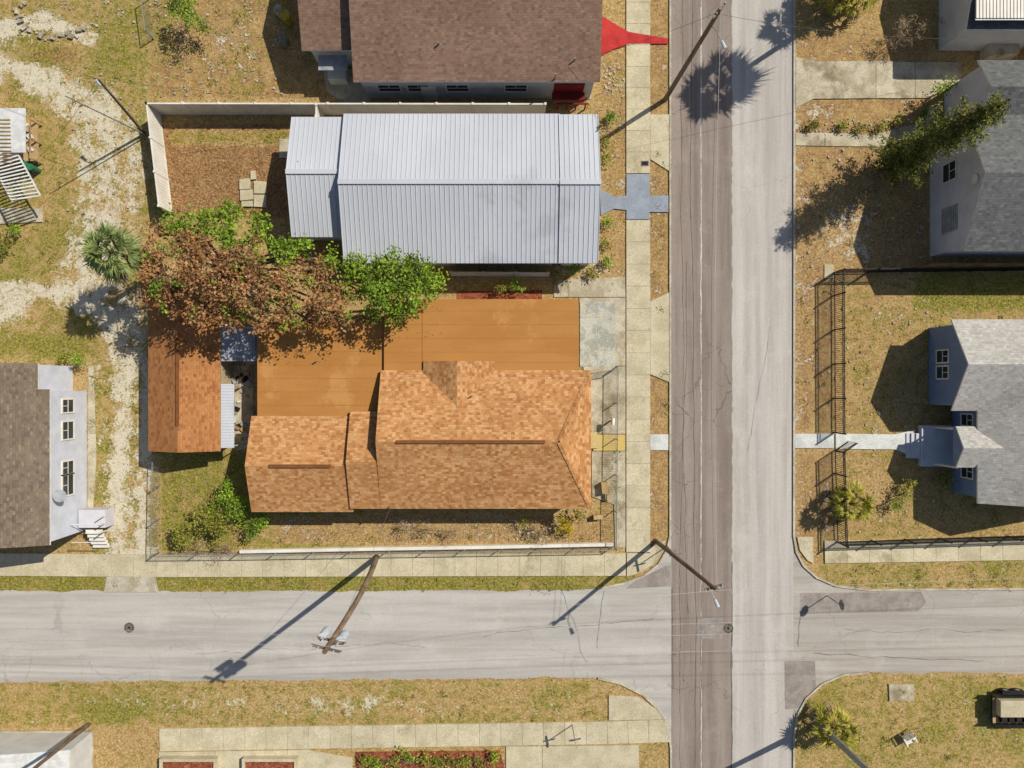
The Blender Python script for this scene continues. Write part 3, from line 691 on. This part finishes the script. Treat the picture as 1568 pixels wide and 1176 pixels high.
mb=MB(); panelfence([(690,417),(840,418)],1.4,mb); mb.build('white_vinyl_fence',[M['white']])
def chain(name,pts,h=1.2,step=.16,rail=.03):
    mb=MB()
    for a,b in zip(pts[:-1],pts[1:]):
        A=Vector(G(*a)); B=Vector(G(*b)); L=(B-A).length; d=(B-A)/L; n=max(1,round(L/2.5))
        for i in range(n+1): c=A+d*(L*i/n); mb.tube(c,c+Vector((0,0,h+.05)),.035,.035,6)
        mb.tube(A+Vector((0,0,h)),B+Vector((0,0,h)),rail,rail,6)
        k=int(L/step)
        for i in range(k):
            p=A+d*(i*step); q=A+d*min(L,(i*step+h*.5))
            mb.tube(p+Vector((0,0,.02)),q+Vector((0,0,h)),.006,.006,3); mb.tube(q+Vector((0,0,.02)),p+Vector((0,0,h)),.006,.006,3)
    mb.build(name,[M['steel']])
chain('chain_link_fence',[(247,692),(244,846),(370,845)]); chain('chain_link_fence',[(370,845),(940,836),(943,562)])
chain('chain_link_fence',[(228,0),(236,60)],1.2); chain('chain_link_fence',[(906,572),(940,566)])
chain('chain_link_fence',[(680,430),(840,430)])
mb=MB()
pts=dens([(370,845),(560,841),(750,838),(938,834)],40)
mb.ribbon([G(u,v-2) for u,v in pts],.22,0,.4); mb.build('low_concrete_wall',[M['white']])
def iron(name,pts,h=1.5):
    mb=MB()
    for a,b in zip(pts[:-1],pts[1:]):
        A=Vector(G(*a)); B=Vector(G(*b)); L=(B-A).length; d=(B-A)/L; n=int(L/.13); an=math.atan2(d.y,d.x); c=(A+B)/2
        for z in (.2,h-.25,h-.03): mb.box((c.x,c.y,z),(L,.05,.05),0,an)
        for i in range(n+1):
            p=A+d*(L*i/n); mb.box((p.x,p.y,h/2),(.028,.028,h+.06),0,an)
            if i%18==0: mb.box((p.x,p.y,h/2+.05),(.09,.09,h+.1),0,an); mb.tube((p.x,p.y,h+.1),(p.x,p.y,h+.2),.06,.01,6)
    mb.build(name,[M['black']])
iron('iron_fence',[(1281,829),(1277,690)],1.6); iron('iron_fence',[(1277,662),(1276,418),(1600,414),(2000,412)],1.6); iron('iron_fence',[(1281,829),(1600,819),(2000,812)],1.3)
iron('iron_gate',[(1277,690),(1297,676)],1.5)
mb=MB()
A=G(1410,410)
for i in range(60): mb.box((A[0]+i*.2,A[1],.8),(.17,.03,1.6))
mb.box((A[0]+6,A[1]+.04,1.3),(12,.05,.08)); mb.build('wooden_fence',[M['lumber']])

# ---------------------------------------------------------------- poles and wires
def pole(base,top,h,r=.16,arm=None,lamp=None,tr=0,name='utility_pole',mat='wood',bow=0.0):
    mb=MB(); b=Vector(G(*base)); t_=Vector(P(top[0],top[1],h)); d=(t_-b).normalized()
    pts=[b.lerp(t_,i/8)+Vector((bow*math.sin(math.pi*i/8),bow*.5*math.sin(math.pi*i/8),0)) for i in range(9)]
    mb.path(pts,r,r*.68,12,0)
    if arm:
        a=Vector((math.cos(arm[0]),math.sin(arm[0]),0)); L=arm[1]
        for off in arm[2:]:
            c=t_-d*off; mb.box((c.x,c.y,c.z),(L*2,.1,.12),0,arm[0])
            for k in (-.95,-.5,.5,.95): p=c+a*(L*k); mb.tube(p,p+Vector((0,0,.22)),.045,.03,8,2)
    if lamp:
        c=t_-d*1.6; e=c+Vector((lamp[0],lamp[1],.4)); mb.path([c,c.lerp(e,.5)+Vector((0,0,.15)),e],.03,.025,6,1)
        dr=Vector((lamp[0],lamp[1],0)).normalized(); f=e+dr*.45; mb.tube(e,f,.08,.11,8,2)
    for i in range(tr):
        an=arm[0]+(0,math.pi,1.6)[i] if arm else i*2.; c=t_-d*(1.8+.1*i)+Vector((math.cos(an)*.45,math.sin(an)*.45,0))
        mb.tube(c-Vector((0,0,.5)),c+Vector((0,0,.5)),.22,.22,12,2); mb.tube(c+Vector((0,0,.5)),c+Vector((0,0,.65)),.05,.03,6,2)
    mb.build(name,[M[mat],M['steel'],M['transf']]); return t_
T2=pole((577,852),(497,998),15.0,.19,arm=(2.9,.75,.35,1.3),tr=3,bow=.35)
T1=pole((1004,828),(1098,904),10.4,.16,arm=(.3,.5,.5),lamp=(.4,-.9),tr=0)
T3=pole((1018,153),(1104,12),10.6,.17,arm=(.9,.5,.3),lamp=(.5,-1.1))
T4=pole((222,205),(150,121),6.6,.10,lamp=(-.3,.3)); T5=pole((226,208),(100,147),7.2,.05,name='steel_pole',mat='steel')
T6=pole((136,1109),(46,1182),8.5,.15); T7=pole((1253,1108),(1345,1195),8.5,.24,mat='steel',name='steel_pole')
def wire(a,b,sag=.6,r=.010,m='wirel'):
    a=Vector(a);b=Vector(b); n=14; pts=[]
    for i in range(n+1): f=i/n; p=a.lerp(b,f); p.z-=sag*4*f*(1-f); pts.append(p)
    WB[m].path(pts,r,r,4)
WB={'wirel':MB(),'wire':MB()}
for k in (-.9,.3,1.1):
    o=Vector((0,k*.6,0)); wire(T2+o-Vector((0,0,.2)),Vector((-80,T2.y+k*1.0,14.8)),1.2); wire(T2+o-Vector((0,0,.2)),Vector((80,T2.y+k*1.0+1.5,14.8)),1.0)
wire(T1,T2-Vector((0,0,2)),.5); wire(T1,(80,T1.y+2,10.4),.8); wire(T1,T3,.7,.010); wire(T1-Vector((0,0,.5)),T3-Vector((0,0,.5)),.9,.010,'wire')
wire(T3,(T3.x+1,90,10.5),.7); wire(T3-Vector((0,0,.4)),P(880,92,4.0),.5,.010,'wire'); wire(T3-Vector((0,0,.6)),P(1500,60,3.6),.7,.010,'wire')
wire(T2-Vector((0,0,3)),P(598,776,3.3),.3,.010,'wire'); wire(T4,P(0,300,4),.5,.010,'wire'); wire(T4,P(470,150,3.2),.4,.010,'wire')
wire(T4,(-60,30,6),.5,.010,'wire')
for z,y in ((9,-23.2),(8.6,-23.6)): wire((-70,y,z),(70,y+.3,z),1.0,.012,'wire')
for i,k in enumerate(WB): WB[k].build('power_line',[M[k]])
# signs
def sign(u,v,kind,h=2.3):
    mb=MB(); p=G(u,v); mb.tube((p[0],p[1],0),(p[0],p[1],h),.035,.035,6,0)
    if kind=='stop_sign':     # faces east, grey back towards the junction
        r=.36
        for x,m in ((.045,0),(.06,1)):
            vs=[(p[0]+xx,p[1]+r*math.cos(math.pi/8+k*math.pi/4),h-.25+r*math.sin(math.pi/8+k*math.pi/4)) for xx in (x,x+.01) for k in range(8)]
            mb.raw(vs,[tuple(range(8)),tuple(range(15,7,-1))]+[(k,(k+1)%8,8+(k+1)%8,8+k) for k in range(8)],m)
    else:
        mb.box((p[0],p[1],h+.1),(.8,.03,.18),1,.2); mb.box((p[0],p[1],h+.3),(.8,.03,.18),1,1.77)
    mb.build(kind,[M['steel'],M['signred'] if kind=='stop_sign' else M['steel']])
sign(1266,912,'stop_sign'); sign(876,1109,'street_name_sign',2.0); sign(1021,836,'street_name_sign',2.4)
def mailbox(u,v):
    mb=MB(); p=G(u,v); mb.box((p[0],p[1],.5),(.09,.09,1.0),0); mb.box((p[0],p[1],1.08),(.22,.45,.16),1)
    mb.tube((p[0],p[1]-.225,1.16),(p[0],p[1]+.225,1.16),.11,.11,12,1); mb.build('mailbox',[M['lumber'],M['white']])
mailbox(935,644)
# lawn chair
mb=MB(); p=G(1386,1126)
def rb(c,d,m=0,rz=.5): mb.box((p[0]+c[0]*math.cos(rz)-c[1]*math.sin(rz),p[1]+c[0]*math.sin(rz)+c[1]*math.cos(rz),c[2]),d,m,rz)
rb((0,0,.42),(.7,.7,.05))
for i in range(5): rb((-.28+.14*i,.34,.75),(.11,.04,.65))
rb((0,.34,1.06),(.68,.05,.08))
for x in(-.35,.35):
    rb((x,0,.63),(.09,.72,.04))
    for y in (-.3,.32): rb((x,y,.31),(.06,.06,.62))
mb.build('lawn_chair',[M['white']])
# utility trailer at the SE
E=empty('utility_trailer'); mb=MB(); c0=G(1545,1079)
mb.box((c0[0],c0[1],.62),(3.3,1.95,.1),0)
for i in range(13): mb.box((c0[0],c0[1]-.9+.15*i,.69),(3.2,.13,.04),1)
mb.box((c0[0]-.1,c0[1]+.25,.95),(2.6,1.1,.5),2)
for i in range(4): mb.box((c0[0]-1.0+.5*i,c0[1]-.6,.85),(.35,.35,.3),3)
for yy in(-1.02,1.02):
    mb.box((c0[0],c0[1]+yy*.93,.85),(3.3,.06,.35),0); mb.box((c0[0]-.1,c0[1]+yy*1.12,.72),(1.7,.26,.05),0)
    for xx in (-.5,.35): mb.tube((c0[0]+xx,c0[1]+yy*1.05-.1,.34),(c0[0]+xx,c0[1]+yy*1.05+.1,.34),.34,.34,16,4); mb.tube((c0[0]+xx,c0[1]+yy*1.05-.11,.34),(c0[0]+xx,c0[1]+yy*1.05+.11,.34),.15,.15,12,5)
mb.path([(c0[0]+1.6,c0[1]+.7,.55),(c0[0]+2.9,c0[1],.5),(c0[0]+1.6,c0[1]-.7,.55)],.05,.05,6,0)
mb.build('trailer_body',[M['black'],M['lumber'],M['conc'],M['dark'],M['tyre'],M['steel']],E)

# ---------------------------------------------------------------- vegetation
def rdir(n):
    d=RNG.normal(size=(n,3)); return d/np.linalg.norm(d,axis=1,keepdims=True)
def leafmesh(name,groups,mats,parent=None):
    """groups: list of (centres Nx3,length,width,matidx,flatness)"""
    Vv=[];MI=[]
    for c,L,Wd,mi,fl in groups:
        n=len(c); a=rdir(n); a[:,2]*=fl; a/=np.linalg.norm(a,axis=1,keepdims=True)
        up=np.tile([0,0,1.],(n,1))+rdir(n)*.8; b=np.cross(a,up); b/=np.linalg.norm(b,axis=1,keepdims=True)+1e-9
        s_=RNG.uniform(.6,1.3,(n,1)); a=a*L*s_/2; b=b*Wd*s_/2
        Vv.append(np.stack([c-a,c+b-a*.1,c+a,c-b-a*.1],1).reshape(-1,3)); MI.append(np.full(n,mi))
    co=np.concatenate(Vv); n=len(co)//4; me=bpy.data.meshes.new(name); npmesh(me,co,np.arange(n*4).reshape(n,4))
    for m in mats: me.materials.append(m)
    me.polygons.foreach_set('material_index',np.concatenate(MI).astype(np.int32))
    ob=bpy.data.objects.new(name,me); scene.collection.objects.link(ob)
    if parent: ob.parent=parent
    return ob
def clump(c,R,nsub,nleaf,sr=.32,flat=.7,shell=.45):
    d=rdir(nsub); r=R*(shell+(1-shell)*RNG.random((nsub,1)))**.8*RNG.uniform(.75,1.12,(nsub,1))
    sc=np.array(c)+d*r*np.array([1,1,flat])
    pts=np.repeat(sc,nleaf,0)+RNG.normal(size=(nsub*nleaf,3))*sr*np.array([1,1,.7]); pts[:,2]=np.maximum(pts[:,2],.05)
    return pts,sc
def tree(name,base,clumps,mats,leaf=(.2,.11),trunk=.2,dens=1.0,sr=.3,nl=34,hub=.45,shell=.45,flat=.7,k=9,mixm=0):
    E=empty(name); T=MB(); b=Vector(G(*base)); gs=[]
    cs=[Vector(P(u,v,h)) for u,v,h,R,m in clumps]; mc=sum(cs,Vector())/len(cs); hb=Vector((b.x*.6+mc.x*.4,b.y*.6+mc.y*.4,mc.z*hub))
    T.path([b,b.lerp(hb,.5)+Vector((.1,-.08,0)) if trunk>.1 else b.lerp(hb,.5),hb],trunk,trunk*.75,9)
    for cp,(u,v,h,R,m) in zip(cs,clumps):
        mid=hb.lerp(cp,.55)+Vector((random.uniform(-.3,.3),random.uniform(-.3,.3),.25))*(1 if trunk>.1 else .2); T.path([hb,mid,cp],trunk*.55,trunk*.2,7)
        ns=max(6,int(R*R*k*dens)); pts,sc=clump(cp,R,ns,nl,sr,flat,shell)
        if mixm and m==0:
            kk=np.repeat(RNG.random(ns)<mixm,nl); gs.append((pts[kk],leaf[0],leaf[1],1,.6)); pts=pts[~kk]
        gs.append((pts,leaf[0],leaf[1],m,.6))
        for s_ in sc[:int(ns*.5)]: T.tube(cp,Vector(s_)*1.0,trunk*.14,trunk*.04,4)
    T.build('trunk_and_limbs',[M['bark']],E,True); leafmesh('foliage',gs,mats,E)
br=[(240,425,6.3,1.25,0),(228,385,5.8,.9,0),(232,450,5.4,.8,0),(285,385,6.9,1.4,0),(262,455,5.8,1.1,0),(330,430,7.4,1.5,0),(310,475,6.3,1.2,0),(375,395,7.2,1.3,0),(385,450,7.0,1.4,0),(350,485,6.0,1.1,0),(430,430,6.8,1.3,0),(440,475,6.2,1.1,0),(480,415,6.4,1.2,0),(490,460,6.2,1.2,0),(525,445,5.6,.9,0),(520,485,5.2,.8,0),(405,492,5.4,.9,0),(475,492,5.2,.7,0),(350,400,7.2,1.0,0),(290,425,7.0,1.2,0),
    (270,345,5.6,1.1,1),(310,345,6.0,1.2,1),(350,328,6.0,1.0,1),(345,362,6.4,1.0,1),(395,345,5.6,.9,1),(385,365,6.0,.8,1),(430,385,6.2,1.0,1),(465,378,5.6,.7,1),(505,395,5.6,.7,1),(245,350,5.4,.7,0),(300,370,6.6,.9,0)]
tree('russet_shade_tree',(352,418),br,[M['lf_brown'],M['lf_green']],leaf=(.2,.13),trunk=.26,dens=1.9,sr=.2,nl=26,shell=.25,mixm=.14)
gr=[(565,415,5.6,1.0,0),(600,410,6.0,1.1,0),(640,420,5.8,1.1,0),(585,450,5.8,1.2,0),(625,458,5.8,1.1,0),(655,445,5.2,.8,0),(545,405,5.2,.8,0),(605,485,5.0,.7,0),(545,450,5.2,.8,0),(665,430,4.9,.5,0),(575,480,5.0,.6,0),(530,425,5.3,.6,0)]
tree('green_shade_tree',(632,440),gr,[M['lf_green']],leaf=(.19,.12),trunk=.2,dens=2.1,sr=.22,nl=30,shell=.4)
def bush(name,u,v,h,R,m,dens=1.0,extra=(),leaf=(.15,.09),sr=.16):
    tree(name,(u,v),[(u,v,h,R,0)]+[(a,b,hh,rr,min(i_,1)) for a,b,hh,rr,i_ in extra],[M[m[0]],M[m[-1]]],leaf=leaf,trunk=.05,dens=dens*2.6,sr=sr,nl=24,hub=.4,flat=.75,shell=.25)
bush('green_shrub',365,780,1.8,1.1,('lf_green','lf_olive'),1.3,((400,800,1.4,.7,0),(345,760,1.6,.8,0),(350,740,1.5,.5,0),(385,812,1.2,.6,0)))
bush('olive_shrub',308,795,1.7,1.0,('lf_olive','lf_green'),1.3,((285,812,1.5,.8,0),(335,812,1.5,.9,0),(280,830,1.2,.6,0),(325,780,1.5,.6,1)))
bush('bare_shrub',325,845,.9,.7,('lf_dry',),.4,((300,835,1.,.6,0),(350,840,.8,.5,0)),leaf=(.22,.03))
bush('yellow_shrub',862,800,1.1,.7,('lf_yellow','lf_olive'),1,((885,788,.8,.4,1),(870,815,.7,.35,0)))
bush('bare_shrub',645,812,1.0,.8,('lf_dry',),.4,((690,815,.9,.6,0),(620,805,.8,.5,0)),leaf=(.26,.03))
bush('dry_shrub',815,812,.9,.7,('lf_dry','lf_olive'),.6,((800,800,.8,.5,1),(830,820,.7,.5,0)),leaf=(.2,.04))
bush('green_shrub',290,20,2.2,1.1,('lf_green','lf_olive'),1,((270,5,2,.9,0),(310,40,1.4,.6,1)))
bush('bare_shrub',1398,42,1.6,1.3,('lf_dry',),.4,((1370,60,1.2,.7,0),(1430,25,1.6,.8,0)),leaf=(.34,.03))
bush('garden_shrub',1385,755,.9,.55,('lf_olive','lf_green'),1,((1375,775,.7,.4,1),(1395,740,.7,.35,0)))
bush('garden_shrub',1440,140,1.4,.6,('lf_green','lf_olive'),1,((1455,128,1.2,.4,0),))
for u,v,h,r,mm in ((1350,192,.5,.35,'lf_olive'),(1320,196,.4,.3,'lf_olive'),(1375,185,.4,.3,'lf_olive'),(1290,190,.35,.25,'lf_olive'),(790,435,1.0,.6,'lf_green'),(768,437,.8,.4,'lf_olive'),(880,412,1.1,.5,'lf_green'),(852,418,.7,.3,'lf_olive'),
                 (930,240,.7,.4,'lf_olive'),(930,340,.6,.4,'lf_green'),(928,370,.5,.35,'lf_olive'),(932,400,.6,.35,'lf_green'),(930,215,.6,.4,'lf_olive'),(905,418,.6,.35,'lf_olive'),(936,180,.5,.3,'lf_green'),
                 (120,550,.9,.5,'lf_green'),(95,548,.8,.35,'lf_olive'),(1450,735,.8,.5,'lf_olive'),(1442,505,.6,.35,'lf_olive'),(1245,188,.5,.35,'lf_olive'),(1415,175,.5,.3,'lf_green')):
    bush('garden_shrub',u,v,h,r,(mm,'lf_olive'),1.1)
bush('hedge',560,1165,.6,.45,('lf_green','lf_olive'),1,tuple((580+i*22,1162+random.uniform(-5,8),.6,.5,i%2) for i in range(9)))
bush('vine',8,365,1.0,.6,('lf_olive','lf_green'),1,((20,350,.8,.4,1),(0,380,.8,.4,0)))
gs=[]
for (a,b,c,d,n) in ((1290,430,1560,820,26),(1220,230,1420,650,16),(140,560,170,840,16),(205,560,212,840,10),(0,100,220,440,34),(240,0,450,150,24),(1220,1050,1560,1170,22),(250,700,380,780,14),(0,1050,900,1105,34),(10,885,900,900,24),(1280,870,1560,898,14),(998,190,1020,640,10),(940,690,945,840,5),(420,795,900,828,16)):
    for i in range(n):
        p=G(random.uniform(a,c),random.uniform(b,d),.06); k=random.uniform(.08,.24); gs.append((np.array(p)+RNG.normal(size=(26,3))*np.array([k,k,.03])+np.array([0,0,.04]),.12,.05,random.randint(0,1),.4))
leafmesh('weeds',gs,[M['lf_olive'],M['tuftgreen']])
def fanpalm(name,base,h,R,nf=34,mat='lf_palm',lean=(0,0),r=.16):
    E=empty(name); T=MB(); b=Vector(G(*base)); tp=b+Vector((lean[0],lean[1],h)); T.path([b,b.lerp(tp,.5)+Vector((lean[0]*-.1,0,0)),tp],r*1.2,r,10)
    Vs=[];F=[];DV=[];DF=[]
    for i in range(nf):
        az=i*2.399+random.uniform(-.35,.35); f=(i+.5)/nf; el=math.radians(78-118*f+random.uniform(-9,9))
        d=Vector((math.cos(az)*math.cos(el),math.sin(az)*math.cos(el),math.sin(el))); s_=Vector((-math.sin(az),math.cos(az),0)); up=s_.cross(d)*-1
        Lp=R*random.uniform(.34,.62); o=tp+d*Lp+Vector((0,0,-.12*R*f)); T.path([tp,tp+d*Lp*.5+Vector((0,0,.03)),o],.022,.014,4,1)
        nb=15; dead=f>.86
        VV,FF=(DV,DF) if dead else (Vs,F)
        for k in range(nb):
            th=(k/(nb-1)-.5)*2.3; L=R*random.uniform(.36,.62)*(1-.3*abs(th)/1.2)
            dd=(d*math.cos(th)+s_*math.sin(th)).normalized(); pp=dd.cross(up).normalized()*(.028*R/1.4+.008)
            m_=o+dd*L*.5; e_=o+dd*L-Vector((0,0,L*random.uniform(.1,.5)))
            j=len(VV); VV+=[o,m_+pp,e_,m_-pp]; FF.append((j,j+1,j+2,j+3))
    T.build('trunk',[M['bark'],M[mat]],E)
    for nm,vv,ff,mm in (('fronds',Vs,F,mat),('dead_fronds',DV,DF,'lf_dry')):
        me=bpy.data.meshes.new(nm); me.from_pydata([tuple(x) for x in vv],[],ff); me.materials.append(M[mm]); ob=bpy.data.objects.new(nm,me); scene.collection.objects.link(ob); ob.parent=E
fanpalm('sabal_palm',(248,412),6.0,2.1,50); fanpalm('sabal_palm',(1290,765),1.6,1.6,34,'lf_palmy')
fanpalm('sabal_palm',(1262,1098),1.6,1.7,34,'lf_palmy'); fanpalm('tall_palm',(1268,22),9.6,2.5,60); fanpalm('tall_palm',(1345,-55),8.0,1.8,40)
fanpalm('low_palm',(1266,4),1.6,1.7,34,'lf_palmy'); fanpalm('low_palm',(1300,14),1.4,1.4,26,'lf_palmy')
# tall conifer
def conifer(name,base,h,R0,lean=(0,0)):
    E=empty(name); T=MB(); b=Vector(G(*base)); tp=b+Vector((lean[0],lean[1],h)); T.tube(b,tp,.2,.03,10); pts=[]
    nw=int(h/.28)
    for i in range(nw):
        f=(i+1)/(nw+1); c=b.lerp(tp,.05+.95*f); L=R0*(math.sin(min(1,(1-f)*1.3+.2)*math.pi*.5))*random.uniform(.5,1.25)
        for k in range(7):
            if random.random()<.18: continue
            az=k*.9+i*1.3+random.uniform(-.3,.3); LL=L*random.uniform(.6,1.15); e=c+Vector((math.cos(az)*LL,math.sin(az)*LL,random.uniform(-.1,.5)*LL)); T.tube(c,e,.03,.008,4)
            n=int(18+LL*40); f_=RNG.random((n,1))**.6; A=np.array(c);B=np.array(e); pts.append(A+(B-A)*f_+RNG.normal(size=(n,3))*.12)
    T.build('trunk_and_branches',[M['bark']],E); leafmesh('needles',[(np.concatenate(pts),.24,.07,0,.8)],[M['lf_dark']],E)
conifer('tall_cypress',(1347,262),10.3,1.55,lean=(1.25,.5))

# ---------------------------------------------------------------- grass, leaf litter
def inside(u,v,poly):
    r=np.zeros(u.shape,bool); n=len(poly); j=n-1
    for i in range(n):
        xi,yi=poly[i];xj,yj=poly[j]
        if yi!=yj: r^=((yi>v)!=(yj>v))&(u<(xj-xi)*(v-yi)/(yj-yi)+xi)
        j=i
    return r
EXC+=[[(400,480),(880,470),(895,770),(400,770)],[(450,200),(905,200),(905,385),(450,385)],[(470,-50),(905,-50),(905,140),(560,140),(480,100)],[(240,470),(330,470),(330,680),(240,680)],
      [(1425,185),(1700,185),(1700,370),(1425,370)],[(1422,490),(1700,490),(1700,760),(1470,760),(1470,630),(1422,630)],[(-60,170),(60,170),(60,330),(-60,330)]]
def tufts(name,N,sel,mat,sz):
    u=RNG.uniform(-80,1650,N); v=RNG.uniform(-80,1260,N); R_,G_,B_=zones(u,v); pr=sel(R_,G_,B_); keep=RNG.random(N)<pr
    for p in EXC:
        keep&=~inside(u,v,p)
    u=u[keep];v=v[keep]; n=len(u); c=np.stack([(u-784)*S,(588-v)*S,np.zeros(n)],1); c=np.repeat(c,3,0); n*=3
    az=RNG.uniform(0,6.28,n); L=RNG.uniform(.4,1.3,n)*sz; dx=np.stack([np.cos(az),np.sin(az),np.zeros(n)],1); pr_=np.stack([-np.sin(az),np.cos(az),np.zeros(n)],1)*(L*.2)[:,None]
    tip=c+dx*L[:,None]+np.array([0,0,1.])*(L*RNG.uniform(.2,.8,n))[:,None]
    co=np.stack([c+pr_,c-pr_,tip],1).reshape(-1,3); me=bpy.data.meshes.new(name); npmesh(me,co,np.arange(n*3).reshape(n,3)); me.materials.append(mat)
    ob=bpy.data.objects.new(name,me); scene.collection.objects.link(ob)
tufts('dry_grass',50000,lambda r,g,b:np.clip(.9-r*1.2-g*.5,0,1),M['tuftdry'],.12)
tufts('green_grass',70000,lambda r,g,b:np.clip(g*1.3-.3-r*.6,0,1),M['tuftgreen'],.14)
gs=[]
def litter(a,b,c,d,n,z=.02,L=.13):
    u=RNG.uniform(a,c,n); v=RNG.uniform(b,d,n); pts=np.array([ (G(x,y,z) if z<1 else P(x,y,z)) for x,y in zip(u,v)]); gs.append((pts,L,L*.6,0,.15))
litter(250,190,440,335,1500); litter(918,80,958,400,300); litter(250,690,400,840,300); litter(1217,230,1400,650,700); litter(430,790,930,830,700); litter(230,0,520,150,700); litter(120,430,230,560,120); litter(1285,430,1450,820,300)
litter(395,505,520,560,110,2.64,.09); litter(588,470,680,520,60,2.88,.09)
leafmesh('fallen_leaves',gs,[M['lf_brown']])

# ---------------------------------------------------------------- light, sky, camera
el=math.radians(46.5); az=math.atan2(.55,.83)
sv=Vector((math.cos(el)*math.cos(az),math.cos(el)*math.sin(az),math.sin(el)))
ld=bpy.data.lights.new('sun','SUN'); ld.energy=5.0; ld.angle=math.radians(.5); ld.color=(1,.955,.87)
lo=bpy.data.objects.new('sun',ld); lo.rotation_euler=sv.to_track_quat('Z','Y').to_euler(); lo.location=(20,10,60); scene.collection.objects.link(lo)
w=bpy.data.worlds.new('World'); scene.world=w; w.use_nodes=True; nt=w.node_tree
sk=nt.nodes.new('ShaderNodeTexSky'); sk.sky_type='NISHITA'; sk.sun_disc=False; sk.sun_elevation=el; sk.sun_rotation=math.pi/2-az
nt.links.new(sk.outputs[0],nt.nodes['Background'].inputs[0]); nt.nodes['Background'].inputs[1].default_value=.085
cd=bpy.data.cameras.new('camera'); cd.sensor_width=36; cd.lens=36*H/(1568*S); cd.clip_end=3000; cd.clip_start=.5
cam=bpy.data.objects.new('camera',cd); cam.location=(0,0,H); cam.rotation_euler=(0,0,0); scene.collection.objects.link(cam); scene.camera=cam
scene.view_settings.view_transform='Standard'; scene.view_settings.look='None'; scene.view_settings.exposure=0
